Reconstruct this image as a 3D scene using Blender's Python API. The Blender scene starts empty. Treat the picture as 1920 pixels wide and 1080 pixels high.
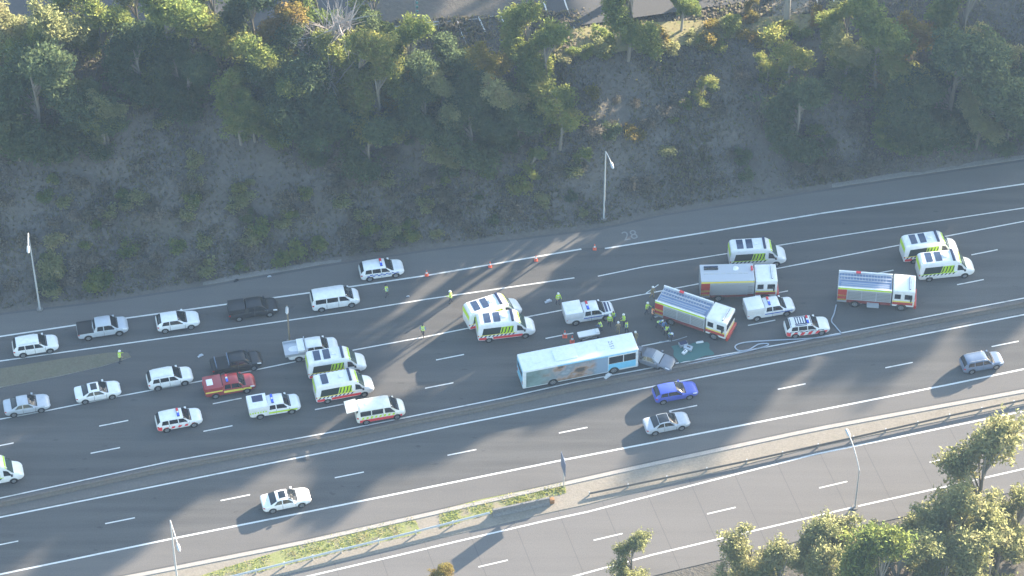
import bpy, bmesh, math, random
import numpy as np
from mathutils import Vector, Matrix

random.seed(7)
RAD = math.radians
scene = bpy.context.scene
COL = scene.collection

# ------------------------------------------------------------------ camera
PITCH, DIST, FOC = RAD(47.0), 350.0, 6200.0          # helicopter view, long lens (focal length in 1920-px units)
cam_d = bpy.data.cameras.new('camera')
cam = bpy.data.objects.new('camera', cam_d)
COL.objects.link(cam)
CAM = Vector((0, -DIST*math.cos(PITCH), DIST*math.sin(PITCH)))
cam.location = CAM
cam.rotation_euler = (math.pi/2-PITCH, 0, 0)
cam_d.sensor_width = 36.0
cam_d.lens = 36.0*FOC/1920.0
cam_d.clip_start, cam_d.clip_end = 1.0, 9000.0
scene.camera = cam

# ------------------------------------------------------------------ light
SUN_EL = RAD(17.0)
SUN_AZ = math.atan2(0.73, 0.68)                       # clockwise from +Y
SUN = Vector((math.sin(SUN_AZ)*math.cos(SUN_EL), math.cos(SUN_AZ)*math.cos(SUN_EL), math.sin(SUN_EL)))
world = bpy.data.worlds.new('World')
scene.world = world
world.use_nodes = True
wn = world.node_tree.nodes
bg = wn['Background']
sky = wn.new('ShaderNodeTexSky')
sky.sky_type = 'NISHITA'
sky.sun_disc = False
sky.sun_elevation = SUN_EL
sky.sun_rotation = SUN_AZ
sky.air_density = 1.3
sky.dust_density = 1.0
sky.ozone_density = 1.5
world.node_tree.links.new(sky.outputs[0], bg.inputs[0])
bg.inputs[1].default_value = 0.11
sl = bpy.data.lights.new('sun', 'SUN')
sl.energy = 5.0
sl.angle = RAD(0.55)
sl.color = (1.0, 0.845, 0.66)
sun = bpy.data.objects.new('sun', sl)
COL.objects.link(sun)
sun.rotation_euler = SUN.to_track_quat('Z', 'Y').to_euler()
sun.location = (60, 60, 80)
scene.view_settings.view_transform = 'Standard'
scene.view_settings.look = 'None'
scene.view_settings.gamma = 1.0
scene.view_settings.exposure = 2.4
scene.cycles.max_bounces = 5
scene.cycles.transparent_max_bounces = 8

# ------------------------------------------------------------------ helpers
def gp(px, py, z=0.0):
    """point at height z that the photograph shows at pixel (px, py)"""
    d = Vector((px-960.0, FOC*math.cos(PITCH)+(540.0-py)*math.sin(PITCH), -FOC*math.sin(PITCH)+(540.0-py)*math.cos(PITCH)))
    t = (z-CAM.z)/d.z
    return CAM+d*t

def interp(x, pts):
    if x <= pts[0][0]: a, b = pts[0], pts[1]
    elif x >= pts[-1][0]: a, b = pts[-2], pts[-1]
    else:
        for a, b in zip(pts, pts[1:]):
            if a[0] <= x <= b[0]: break
    return a[1]+(b[1]-a[1])*(x-a[0])/(b[0]-a[0])

def tag(o, label=None, cat=None, group=None, kind=None):
    if label: o['label'] = label
    if cat: o['category'] = cat
    if group: o['group'] = group
    if kind: o['kind'] = kind
    return o

def thing(name, label, cat, loc=(0, 0, 0), rz=0.0, group=None):
    o = bpy.data.objects.new(name, None)
    o.empty_display_size = 0.3
    COL.objects.link(o)
    o.location = loc
    o.rotation_euler = (0, 0, rz)
    return tag(o, label, cat, group)

def copy_tree(o, parent=None):
    c = o.copy()
    COL.objects.link(c)
    if parent: c.parent = parent
    for ch in list(o.children): copy_tree(ch, c)
    return c

class MB:
    def __init__(s):
        s.v, s.f, s.m, s.mats = [], [], [], []
    def mi(s, mat):
        if mat not in s.mats: s.mats.append(mat)
        return s.mats.index(mat)
    def poly(s, pts, mat):
        i = len(s.v)
        s.v += [tuple(p) for p in pts]
        s.f.append(tuple(range(i, i+len(pts))))
        s.m.append(s.mi(mat))
    def grid(s, rows, mat, closed=False):
        i = len(s.v); n = len(rows[0])
        for r in rows: s.v += [tuple(p) for p in r]
        k = s.mi(mat)
        for a in range(len(rows)-1):
            for b in range(n if closed else n-1):
                c = (b+1) % n
                s.f.append((i+a*n+b, i+a*n+c, i+(a+1)*n+c, i+(a+1)*n+b)); s.m.append(k)
    def fan(s, ring, mat, flip=False):
        i = len(s.v)
        s.v += [tuple(p) for p in ring]
        f = list(range(i, i+len(ring)))
        s.f.append(tuple(f[::-1] if flip else f)); s.m.append(s.mi(mat))
    def tube(s, pts, rad, mat, n=8, cap=True):
        pts = [Vector(p) for p in pts]
        if not isinstance(rad, (list, tuple)): rad = [rad]*len(pts)
        rows = []
        for k, p in enumerate(pts):
            d = (pts[min(k+1, len(pts)-1)]-pts[max(k-1, 0)]).normalized()
            a = d.orthogonal().normalized() if abs(d.z) > .95 else d.cross(Vector((0, 0, 1))).normalized()
            b = d.cross(a)
            rows.append([p+(a*math.cos(t)+b*math.sin(t))*rad[k] for t in [2*math.pi*q/n for q in range(n)]])
        s.grid(rows, mat, True)
        if cap:
            s.fan(rows[0], mat, True); s.fan(rows[-1], mat)
    def box(s, x0, x1, y0, y1, z0, z1, mat, bev=0.0, seg=2, rot=None):
        bm = bmesh.new()
        bmesh.ops.create_cube(bm, size=1.0)
        for v in bm.verts:
            v.co = Vector(((x0+x1)/2+v.co.x*(x1-x0), (y0+y1)/2+v.co.y*(y1-y0), (z0+z1)/2+v.co.z*(z1-z0)))
        if bev: bmesh.ops.bevel(bm, geom=bm.edges[:], offset=bev, segments=seg, affect='EDGES', profile=.6)
        if rot:
            c, R = rot
            for v in bm.verts: v.co = Vector(c)+R @ (v.co-Vector(c))
        i = len(s.v); k = s.mi(mat)
        bm.verts.index_update()
        s.v += [tuple(v.co) for v in bm.verts]
        for f in bm.faces:
            s.f.append(tuple(i+v.index for v in f.verts)); s.m.append(k)
        bm.free()
    def disc(s, c, r, axis, depth, mat, n=20):
        c = Vector(c)
        s.tube([c-Vector(axis)*depth/2, c+Vector(axis)*depth/2], r, mat, n)
    def mesh(s, name):
        me = bpy.data.meshes.new(name)
        me.from_pydata(s.v, [], s.f)
        for m in s.mats: me.materials.append(m)
        me.polygons.foreach_set('material_index', s.m)
        me.update()
        return me
    def build(s, name, parent=None, smooth=None, loc=None):
        me = s.mesh(name)
        if smooth:
            me.polygons.foreach_set('use_smooth', [True]*len(me.polygons))
            me.set_sharp_from_angle(angle=RAD(smooth))
        o = bpy.data.objects.new(name, me)
        COL.objects.link(o)
        if parent: o.parent = parent
        if loc: o.location = loc
        return o

# ------------------------------------------------------------------ materials
def mat(name, col, rough=.6, spec=.4, metal=0.0, coat=0.0, emit=None, alpha=None):
    m = bpy.data.materials.new(name)
    m.use_nodes = True
    b = m.node_tree.nodes['Principled BSDF']
    b.inputs['Base Color'].default_value = (*col, 1)
    b.inputs['Roughness'].default_value = rough
    b.inputs['Specular IOR Level'].default_value = spec
    b.inputs['Metallic'].default_value = metal
    b.inputs['Coat Weight'].default_value = coat
    if emit:
        b.inputs['Emission Color'].default_value = (*emit[0], 1)
        b.inputs['Emission Strength'].default_value = emit[1]
    return m

class NT:
    """tiny node-graph helper"""
    def __init__(s, m):
        s.t = m.node_tree; s.b = s.t.nodes['Principled BSDF']
    def n(s, typ, **kw):
        x = s.t.nodes.new(typ)
        for k, v in kw.items(): setattr(x, k, v)
        return x
    def l(s, a, b): s.t.links.new(a, b)
    def pos(s, rot=0.0, scale=(1, 1, 1)):
        g = s.n('ShaderNodeNewGeometry')
        mp = s.n('ShaderNodeMapping')
        mp.inputs['Rotation'].default_value = (0, 0, rot)
        mp.inputs['Scale'].default_value = scale
        s.l(g.outputs['Position'], mp.inputs['Vector'])
        return mp.outputs['Vector']
    def noise(s, vec, scale, detail=4, rough=.55):
        x = s.n('ShaderNodeTexNoise')
        x.inputs['Scale'].default_value = scale
        x.inputs['Detail'].default_value = detail
        x.inputs['Roughness'].default_value = rough
        if vec is not None: s.l(vec, x.inputs['Vector'])
        return x.outputs['Fac']
    def ramp(s, fac, stops):
        r = s.n('ShaderNodeValToRGB')
        e = r.color_ramp.elements
        while len(e) < len(stops): e.new(.5)
        for q, (p, c) in zip(e, stops):
            q.position = p; q.color = (*c, 1)
        s.l(fac, r.inputs[0])
        return r.outputs[0]
    def mix(s, fac, a, b, mode='MIX'):
        x = s.n('ShaderNodeMix', data_type='RGBA', blend_type=mode)
        for sock, val in ((x.inputs[0], fac), (x.inputs[6], a), (x.inputs[7], b)):
            if isinstance(val, (int, float)): sock.default_value = val
            elif isinstance(val, tuple): sock.default_value = (*val, 1)
            else: s.l(val, sock)
        return x.outputs[2]
    def bump(s, h, strength=.3, dist=.05):
        x = s.n('ShaderNodeBump')
        x.inputs['Strength'].default_value = strength
        x.inputs['Distance'].default_value = dist
        s.l(h, x.inputs['Height'])
        s.l(x.outputs[0], s.b.inputs['Normal'])

ROADROT = RAD(-14.6)
def asphalt(name, a, b, c, patch=.5, tracks=False):
    m = mat(name, a, .85, .25)
    t = NT(m)
    along = t.pos(ROADROT, (.035, 1.1, 1))
    streak = t.ramp(t.noise(along, 1.0, 5), [(.3, a), (.52, b), (.72, c)])
    p = t.pos(ROADROT)
    blot = t.noise(p, .12, 6, .65)
    fine = t.noise(p, 9.0, 3, .7)
    x = t.mix(t.ramp(blot, [(.35, (0, 0, 0)), (.65, (patch, patch, patch))]), streak, tuple(v*1.25 for v in b))
    x = t.mix(.35, x, t.ramp(fine, [(.3, tuple(v*.6 for v in a)), (.7, tuple(v*1.3 for v in c))]))
    if tracks:                                      # darker wheel tracks worn along the lanes, patches of newer seal
        w = t.n('ShaderNodeTexWave', wave_type='BANDS', bands_direction='Y')
        w.inputs['Scale'].default_value = .175
        w.inputs['Distortion'].default_value = .6
        w.inputs['Detail'].default_value = 2
        t.l(t.pos(ROADROT, (.25, 1, 1)), w.inputs['Vector'])
        brk = t.ramp(t.noise(t.pos(ROADROT, (.03, .3, 1)), 1.0, 4), [(.4, (.82, .82, .82)), (.65, (1, 1, 1))])
        tr = t.ramp(w.outputs['Fac'], [(.25, (.84, .84, .85)), (.7, (1, 1, 1))])
        x = t.mix(.4, x, tr, 'MULTIPLY')
        x = t.mix(.55, x, brk, 'MULTIPLY')
        spot = t.ramp(t.noise(t.pos(ROADROT, (.5, 1.2, 1)), 1.3, 3, .4), [(.24, (.6, .6, .6)), (.31, (1, 1, 1))])
        x = t.mix(.7, x, spot, 'MULTIPLY')
    t.l(x, t.b.inputs['Base Color'])
    t.bump(fine, .25, .02)
    return m

M = {}
M['asphalt'] = asphalt('asphalt', (.07, .069, .068), (.092, .09, .088), (.12, .116, .112), .6, tracks=True)
M['shoulder'] = asphalt('shoulder_asphalt', (.105, .103, .1), (.118, .115, .11), (.136, .131, .124))
M['median'] = asphalt('median_asphalt', (.105, .1, .096), (.12, .114, .108), (.14, .132, .124))

def concrete_road():
    m = asphalt('concrete_road', (.122, .116, .11), (.138, .131, .125), (.153, .146, .139), .4)
    t = NT(m)
    src = t.b.inputs['Base Color'].links[0].from_socket
    br = t.n('ShaderNodeTexBrick', offset=0.0)
    br.inputs['Scale'].default_value = 1.0
    br.inputs['Mortar Size'].default_value = .045
    br.inputs['Mortar Smooth'].default_value = .3
    br.inputs['Brick Width'].default_value = 4.6
    br.inputs['Row Height'].default_value = 30.0
    br.inputs['Color1'].default_value = br.inputs['Color2'].default_value = (0, 0, 0, 1)
    br.inputs['Mortar'].default_value = (1, 1, 1, 1)
    t.l(t.pos(RAD(-17.2)), br.inputs['Vector'])
    x = t.mix(t.mix(.5, br.outputs['Color'], (0, 0, 0)), src, (.075, .07, .068))
    t.l(x, t.b.inputs['Base Color'])
    return m
M['concrete_road'] = concrete_road()

def ground_mat(name, stops, s1=.25, s2=2.2, rough=.95, relief=.05):
    m = mat(name, stops[0][1], rough, .15)
    t = NT(m)
    p = t.pos()
    n1 = t.noise(p, s1, 7, .62)
    n2 = t.noise(p, s2, 5, .7)
    a = t.ramp(n1, stops)
    b = t.ramp(n2, [(.3, tuple(v*.55 for v in stops[0][1])), (.75, tuple(min(1, v*1.5) for v in stops[-1][1]))])
    t.l(t.mix(.4, a, b), t.b.inputs['Base Color'])
    t.bump(n2, .6, relief)
    return m
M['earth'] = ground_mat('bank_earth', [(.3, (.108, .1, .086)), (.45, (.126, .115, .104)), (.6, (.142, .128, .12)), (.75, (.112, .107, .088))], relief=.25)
M['dirt'] = ground_mat('verge_dirt', [(.3, (.22, .195, .16)), (.5, (.27, .242, .205)), (.75, (.225, .205, .165))], .6, 5)
M['turf'] = ground_mat('turf', [(.3, (.16, .2, .065)), (.5, (.22, .25, .09)), (.7, (.26, .235, .14))], .9, 6)
def patchy(m, other, thr=.5):
    t = NT(m); src = t.b.inputs['Base Color'].links[0].from_socket
    f = t.ramp(t.noise(t.pos(), .55, 6, .65), [(thr-.04, (0, 0, 0)), (thr+.05, (1, 1, 1))])
    t.l(t.mix(f, src, other), t.b.inputs['Base Color'])
patchy(M['turf'], (.25, .22, .16), .56)
M['drytop'] = ground_mat('dry_grass_top', [(.3, (.22, .19, .1)), (.5, (.28, .23, .14)), (.7, (.14, .17, .06))], .7, 5)
M['kerb'] = ground_mat('kerb_concrete', [(.3, (.3, .28, .25)), (.7, (.38, .35, .32))], 1.2, 8, .85)
M['drain'] = ground_mat('drain_concrete', [(.3, (.16, .155, .14)), (.7, (.21, .2, .19))], .8, 8, .85)
def paint_mat(name, col, wear=.35):
    m = mat(name, col, .7, .3)
    t = NT(m)
    f = t.noise(t.pos(ROADROT, (.25, 2, 1)), 1.6, 6, .7)
    t.l(t.ramp(f, [(.28, tuple(v*wear for v in col)), (.46, col), (1, col)]), t.b.inputs['Base Color'])
    return m
M['line'] = paint_mat('line_paint', (.66, .66, .64), .4)
M['worn'] = paint_mat('worn_numeral_paint', (.2, .205, .21), .55)
M['faded'] = paint_mat('faded_paint', (.34, .34, .34), .4)

def leaf_mat(name, cols, trans=.45):
    m = bpy.data.materials.new(name)
    m.use_nodes = True
    nt = m.node_tree; nt.nodes.clear()
    out = nt.nodes.new('ShaderNodeOutputMaterial')
    d = nt.nodes.new('ShaderNodeBsdfDiffuse'); tr = nt.nodes.new('ShaderNodeBsdfTranslucent')
    mx = nt.nodes.new('ShaderNodeMixShader'); mx.inputs[0].default_value = trans
    g = nt.nodes.new('ShaderNodeNewGeometry'); oi = nt.nodes.new('ShaderNodeObjectInfo')
    n = nt.nodes.new('ShaderNodeTexNoise'); n.inputs['Scale'].default_value = .9; n.inputs['Detail'].default_value = 3
    add = nt.nodes.new('ShaderNodeMath'); add.operation = 'MULTIPLY_ADD'
    add.inputs[1].default_value = .3
    r = nt.nodes.new('ShaderNodeValToRGB')
    e = r.color_ramp.elements
    while len(e) < len(cols): e.new(.5)
    for k, c in enumerate(cols):
        e[k].position = .35+.55*k/(len(cols)-1); e[k].color = (*c, 1)
    hs = nt.nodes.new('ShaderNodeHueSaturation'); hs.inputs['Saturation'].default_value = 1.1; hs.inputs['Value'].default_value = 2.6
    L = nt.links.new
    L(g.outputs['Position'], n.inputs['Vector']); L(oi.outputs['Random'], add.inputs[0]); L(n.outputs['Fac'], add.inputs[2])
    L(add.outputs[0], r.inputs[0]); L(r.outputs[0], d.inputs[0]); L(r.outputs[0], hs.inputs['Color']); L(hs.outputs[0], tr.inputs[0])
    L(d.outputs[0], mx.inputs[1]); L(tr.outputs[0], mx.inputs[2]); L(mx.outputs[0], out.inputs[0])
    return m
M['leaf'] = leaf_mat('gum_leaf', [(.07, .1, .04), (.105, .135, .05), (.145, .165, .058), (.17, .165, .065)], .5)
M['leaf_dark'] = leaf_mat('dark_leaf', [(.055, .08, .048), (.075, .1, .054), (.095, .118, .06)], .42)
M['leaf_gold'] = leaf_mat('golden_leaf', [(.1, .1, .035), (.14, .12, .04), (.15, .11, .05)], .5)
M['leaf_pale'] = leaf_mat('pale_leaf', [(.14, .15, .078), (.175, .185, .095), (.2, .19, .11)], .5)
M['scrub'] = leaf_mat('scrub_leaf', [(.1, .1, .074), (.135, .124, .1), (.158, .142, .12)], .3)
M['grassblade'] = leaf_mat('grass_blade', [(.15, .185, .065), (.2, .22, .08), (.25, .22, .12)], .4)
M['bark'] = mat('bark', (.2, .18, .15), .9, .1)
M['bark_pale'] = mat('pale_bark', (.27, .25, .22), .85, .1)
M['bark_dead'] = mat('dead_wood', (.3, .28, .27), .9, .1)
M['steel'] = mat('galvanised_steel', (.5, .52, .53), .45, .5, .4)
M['polewhite'] = mat('pole_paint', (.42, .44, .45), .5, .4)
M['polebrown'] = mat('brown_pole', (.2, .16, .11), .7)
M['barrier'] = ground_mat('barrier_concrete', [(.3, (.16, .16, .165)), (.7, (.22, .215, .21))], 1.5, 6, .8)
M['signback'] = mat('sign_back', (.16, .19, .26), .5, .4)
M['signgreen'] = mat('sign_face_grey', (.1, .13, .2), .5, .4)
M['tyre'] = mat('tyre_rubber', (.018, .018, .019), .85, .2)
M['rim'] = mat('alloy_rim', (.35, .36, .38), .35, .5, .6)
M['glass'] = mat('dark_glass', (.012, .016, .022), .08, .6)
M['glass_blue'] = mat('blue_glass', (.03, .05, .1), .08, .6)
M['glass_reflection'] = mat('reflection_tinted_glass', (.05, .085, .075), .08, .6)  # pale greenish reflection on ambulance windscreens, put into the base colour
M['black'] = mat('black_plastic', (.02, .02, .022), .6)
M['lamp'] = mat('headlamp', (.75, .76, .78), .15, .6)
M['tail'] = mat('tail_lamp', (.5, .02, .015), .25, .5)
def carpaint(name, col, rough=.28):
    m = mat(name, col, rough, .5, 0, .5)
    t = NT(m)
    f = t.noise(t.pos(), 2.5, 4, .6)
    t.l(t.ramp(f, [(.25, tuple(v*.88 for v in col)), (.6, col), (1, tuple(min(1, v*1.04) for v in col))]), t.b.inputs['Base Color'])
    t.b.inputs['Coat Roughness'].default_value = .12
    return m
M['white'] = carpaint('white_paint', (.8, .81, .81))
M['cream'] = carpaint('warm_white_paint', (.8, .78, .7))
M['silver'] = carpaint('silver_paint', (.45, .49, .54))
M['grey'] = carpaint('grey_paint', (.15, .17, .21))
M['greyblue'] = carpaint('grey_blue_paint', (.12, .17, .26))
M['blackpaint'] = carpaint('black_paint', (.012, .013, .018), .4)
M['blackpaint'].node_tree.nodes['Principled BSDF'].inputs['Coat Weight'].default_value = .15
M['bluepaint'] = carpaint('blue_paint', (.06, .1, .5))
M['redpaint'] = carpaint('red_paint', (.3, .028, .032))
M['firered'] = carpaint('fire_red', (.45, .035, .02))
M['lime'] = mat('lime_reflective', (.5, .75, .015), .4, .4)
M['yellow'] = mat('yellow_reflective', (.8, .68, .1), .4, .4)
M['redtape'] = mat('red_reflective', (.75, .04, .05), .4, .4)
M['navy'] = mat('navy_panel', (.02, .03, .09), .3, .5)
M['bluetape'] = mat('blue_reflective', (.03, .1, .45), .4, .4)
M['blackgreen'] = mat('dark_graphic', (.015, .03, .025), .4, .4)
M['alu'] = mat('aluminium', (.5, .53, .57), .4, .5, .5)
M['shutter'] = mat('roller_shutter', (.4, .42, .44), .45, .5, .3)
M['hoseblue'] = mat('hose_canvas', (.22, .3, .45), .8)
M['hose'] = mat('fire_hose', (.4, .44, .5), .8)
M['bluelamp'] = mat('blue_lamp', (.05, .12, .7), .2, .6)
M['redlamp'] = mat('red_lamp', (.65, .03, .04), .2, .6)
M['cyan'] = carpaint('cyan_paint', (.2, .6, .85))
M['buswhite'] = carpaint('bus_white', (.74, .8, .83), .45)
M['orange'] = mat('cone_orange', (.75, .12, .05), .6)
M['conewhite'] = mat('cone_band', (.8, .8, .8), .5)
M['hivis'] = mat('hi_vis_yellow', (.55, .75, .05), .7)
M['hivis_orange'] = mat('hi_vis_orange', (.8, .25, .05), .7)
M['reflect'] = mat('reflective_tape', (.75, .77, .78), .4)
M['trousers'] = mat('navy_cloth', (.025, .03, .05), .9)
M['shirt'] = mat('blue_shirt', (.08, .18, .4), .9)
M['tan'] = mat('tan_turnout_cloth', (.32, .25, .13), .9)
M['skin'] = mat('skin', (.45, .28, .2), .6)
M['hair'] = mat('dark_hair', (.03, .022, .018), .8)
M['boot'] = mat('boot_leather', (.02, .018, .016), .7)
M['helmet'] = mat('white_helmet', (.75, .75, .72), .35)
M['tarp'] = mat('green_tarp', (.055, .15, .14), .75)
M['linen'] = mat('white_linen', (.8, .8, .78), .85)
# ------------------------------------------------------------------ terrain and roads
TOPZ = 11.0
FOOT = [gp(*p) for p in [(-300, 625), (0, 585), (200, 563), (400, 531), (604, 494), (800, 466), (1130, 424), (1240, 399), (1610, 342), (1920, 296), (2300, 240)]]
TOPPX = [(-300, 175, 11), (0, 150, 11), (400, 135, 11), (800, 112, 11), (1060, 97, 10.2), (1250, 77, 8.6), (1440, 56, 8.0), (1700, 35, 8.6), (1920, 5, 9.5), (2300, -40, 10)]
TOPL = [gp(a, b, h) for a, b, h in TOPPX]
TOPH = [(p.x, p.z) for p in TOPL]
FOOT = [(p.x, p.y) for p in FOOT]
TOPL = [(p.x, p.y) for p in TOPL]
from mathutils import noise as mn
def terrain(x, y):
    yf, yt = interp(x, FOOT), interp(x, TOPL)
    if y <= yf: return -0.05
    t = (y-yf)/max(8.0, yt-yf)
    if t < 1:
        top = max(6, min(12, interp(x, TOPH)))
        s = .45*t+.55*t*t*(3-2*t)
        bumpz = mn.noise(Vector((x*.16, y*.16, 3)))*1.1+mn.noise(Vector((x*.5, y*.5, 9)))*.3
        return -0.05+(top+.05)*s+bumpz*min(1, 4*t)*min(1, 4*(1-t))
    return max(6, min(12, interp(x, TOPH)))+min(5.0, .03*(y-yt))
def gt(px, py, h=0.0):
    z = 9.0
    for _ in range(20):
        p = gp(px, py, z)
        z = .5*z+.5*(terrain(p.x, p.y)+h)
    return p

def axis(lo, hi, step, far):
    a = list(np.arange(lo, hi+1e-6, step))
    s, x = step, hi
    while x < far:
        s *= 1.35; x += s; a.append(x)
    s, x = step, lo
    while x > -far:
        s *= 1.35; x -= s; a.insert(0, x)
    return a
xs, ys = axis(-72, 78, 1.3, 700), axis(-46, 60, 1.1, 700)
mb = MB()
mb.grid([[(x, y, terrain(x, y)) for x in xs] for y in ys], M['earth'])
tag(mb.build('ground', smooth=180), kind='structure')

def line_pts(px, z=0.0, ext=80.0):
    p = [gp(a, b, 0) for a, b in px]
    d0 = (p[0]-p[1]).normalized(); d1 = (p[-1]-p[-2]).normalized()
    p = [p[0]+d0*ext]+p+[p[-1]+d1*ext]
    return [Vector((q.x, q.y, z)) for q in p]

def at_x(pl, x):
    return interp(x, [(p.x, p.y) for p in pl])

def sheet(name, up, lo, z, material, x0=None, x1=None, kind='structure', n=70, thick=0.0, pull=(0, 0)):
    x0 = max(up[0].x, lo[0].x) if x0 is None else x0
    x1 = min(up[-1].x, lo[-1].x) if x1 is None else x1
    X = [x0+(x1-x0)*k/n for k in range(n+1)]
    A = [Vector((x, at_x(up, x)-pull[0], z)) for x in X]
    B = [Vector((x, at_x(lo, x)+pull[1], z)) for x in X]
    m = MB()
    rows = [B, A]
    if thick:
        rows = [[p-Vector((0, .06, thick)) for p in B], B, A, [p+Vector((0, .06, -thick)) for p in A]]
    m.grid(rows, material)
    return tag(m.build(name), kind=kind)

L1a = line_pts([(0, 631), (139, 610), (400, 574), (580, 549), (800, 516.5), (1090, 467)], ext=80)[:-1]
L1b = line_pts([(1134, 466), (1300, 439.5), (1547, 399), (1920, 345)])[1:]
L2a = line_pts([(0, 677), (400, 621), (680, 580.5), (800, 561), (1077, 521)])[:-1]
L2b = line_pts([(1121, 518), (1209, 500), (1580, 441), (1853, 400), (1920, 390)])[1:]
L3 = line_pts([(0, 786), (83, 771), (228, 742), (380, 714), (574, 674), (668, 655.5), (800, 631), (885, 614), (1049, 582.5), (1180, 557), (1316, 531), (1449, 505), (1580, 480), (1920, 415)])
LA = line_pts([(0, 934), (320, 865), (640, 807), (940, 747), (1080, 716), (1263, 682), (1485, 642), (1920, 559)])
LB = line_pts([(0, 970), (640, 842), (846, 799), (1080, 753), (1248, 720), (1480, 675), (1920, 590)])
LC = line_pts([(-60, 1089), (0, 1077), (323, 1010), (640, 947), (1053, 863), (1100, 854), (1527, 771), (1775, 722), (1920, 692)])
LD = line_pts([(240, 1080), (560, 1017), (1200, 873), (1527, 803), (1920, 731)])
LE = line_pts([(593, 1077), (1020, 977), (1100, 960), (1527, 852), (1920, 771)])
LF = line_pts([(1100, 1074), (1224, 1040), (1600, 951), (1766, 914), (1920, 879)])
GL = line_pts([(0, 587), (200, 563), (400, 533), (604, 497), (800, 468), (1130, 427), (1240, 402), (1610, 345), (1920, 299)])

sheet('road', GL, LD, 0.0, M['asphalt'])
sheet('road_shoulder', GL, L1a+L1b, .004, M['shoulder'], pull=(.3, .12), n=160)
sheet('median', LA, LB, .05, M['median'], pull=(.28, .28), thick=.05)
MBAR = []
mbp = [Vector((p.x, p.y-1.0, .05)) for p in LA]
sheet('lower_road_shoulder', LC, LD, .004, M['median'], pull=(.12, .3))
LE_up = [p+Vector((0, .9, 0)) for p in LE]
LF_dn = [p-Vector((0, 2.6, 0)) for p in LF]
sheet('lower_road', LE_up, LF_dn, 0.004, M['concrete_road'])
LD_dn = [p-Vector((0, .45, 0)) for p in LD]
sheet('kerb', LD, LD_dn, .13, M['kerb'], thick=.13)
sheet('verge', LD_dn, LE_up, .06, M['dirt'], pull=(.03, .03), thick=.06)
# pale drain channel at the foot of the bank, far right and left pieces
GL_up = [p+Vector((0, .75, 0)) for p in GL]
sheet('drain', GL_up, GL, .07, M['drain'], x0=gp(1560, 350).x, pull=(0, .12), thick=.07)
sheet('drain', GL_up, GL, .07, M['drain'], x0=gp(380, 540).x, x1=gp(640, 490).x, pull=(0, .12), thick=.07)

# grassy traffic island between the ramp and the carriageway
def flat_poly(name, px, z, material, kind='structure', thick=0):
    m = MB()
    pts = [gp(a, b) for a, b in px]
    pts = [Vector((p.x, p.y, z)) for p in pts]
    m.poly(pts, material)
    if thick:
        n = len(pts)
        for i in range(n):
            a, b = pts[i], pts[(i+1) % n]
            d = Vector((0, 0, thick))
            m.poly([a-d, b-d, b, a], M['kerb'])
    bm = bmesh.new(); me = m.mesh(name); bm.from_mesh(me)
    bmesh.ops.recalc_face_normals(bm, faces=bm.faces[:]); bm.to_mesh(me); bm.free()
    o = bpy.data.objects.new(name, me); COL.objects.link(o)
    return tag(o, kind=kind)
M['islandgrass'] = ground_mat('island_grass', [(.3, (.14, .122, .085)), (.5, (.165, .147, .11)), (.7, (.135, .13, .085))], .8, 6)
flat_poly('traffic_island', [(-400, 760), (-400, 772), (0, 727), (110, 706), (190, 688), (246, 670), (240, 662), (205, 662), (120, 673), (0, 692)], .1, M['islandgrass'], thick=.1)

# painted lines
def stripe(m, pts, w, material, z=.010):
    rows = [[], []]
    for k, p in enumerate(pts):
        d = (pts[min(k+1, len(pts)-1)]-pts[max(k-1, 0)]).normalized()
        nrm = Vector((-d.y, d.x, 0))*w/2
        rows[0].append(Vector((p.x, p.y, z))-nrm); rows[1].append(Vector((p.x, p.y, z))+nrm)
    m.grid(rows, material)
m = MB()
for pl, w in ((L1a, .19), (L1b, .19), (L2a, .15), (L2b, .13), (L3, .14), (LA, .15), (LB, .17), (LC, .2), (LE, .18), (LF, .18)):
    stripe(m, pl, w, M['line'])
def dashes(m, px, n0, n1, length=3.0, w=.14, material=None):
    """px: starts of successive dashes; keeps the same 12 m rhythm beyond them"""
    a, b = gp(*px[0]), gp(*px[-1])
    per = (b-a)/(len(px)-1)
    d = per.normalized()
    for k in range(n0, n1):
        s = a+per*k
        stripe(m, [s, s+d*length], w, material or M['line'])
# (first start, last start) with the number of periods between them given by repeating points
dashes(m, [(186, 799), (0, 0), (0, 0), (817.5, 675)], -8, 16)
dashes(m, [(170, 850), (0, 0), (0, 0), (797, 728)], -8, 16)
dashes(m, [(197, 982), (413, 938), (627, 897), (839, 853), (1048, 812)], -8, 14)
dashes(m, [(1113, 1013), (1323, 963.5), (1531, 915), (1743, 867)], -9, 9)
tag(m.build('road_markings'), kind='structure')

def text_obj(name, s, size, material, parent=None, loc=(0, 0, 0), rot=(0, 0, 0), depth=.0, sx=1.0):
    cu = bpy.data.curves.new(name, 'FONT')
    cu.body = s; cu.size = size; cu.align_x = 'CENTER'; cu.align_y = 'CENTER'; cu.extrude = depth
    tmp = bpy.data.objects.new(name, cu); COL.objects.link(tmp)
    dg = bpy.context.evaluated_depsgraph_get()
    me = bpy.data.meshes.new_from_object(tmp.evaluated_get(dg))
    bpy.data.objects.remove(tmp); bpy.data.curves.remove(cu)
    me.materials.clear(); me.materials.append(material)
    o = bpy.data.objects.new(name, me); COL.objects.link(o)
    o.location = loc; o.rotation_euler = rot; o.scale = (sx, 1, 1)
    if parent: o.parent = parent
    return o
p = gp(1181, 442)
tag(text_obj('road_numerals', '28', 1.9, M['worn'], loc=(p.x, p.y, .014), rot=(0, 0, RAD(14)), sx=.9), kind='structure')

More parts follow.
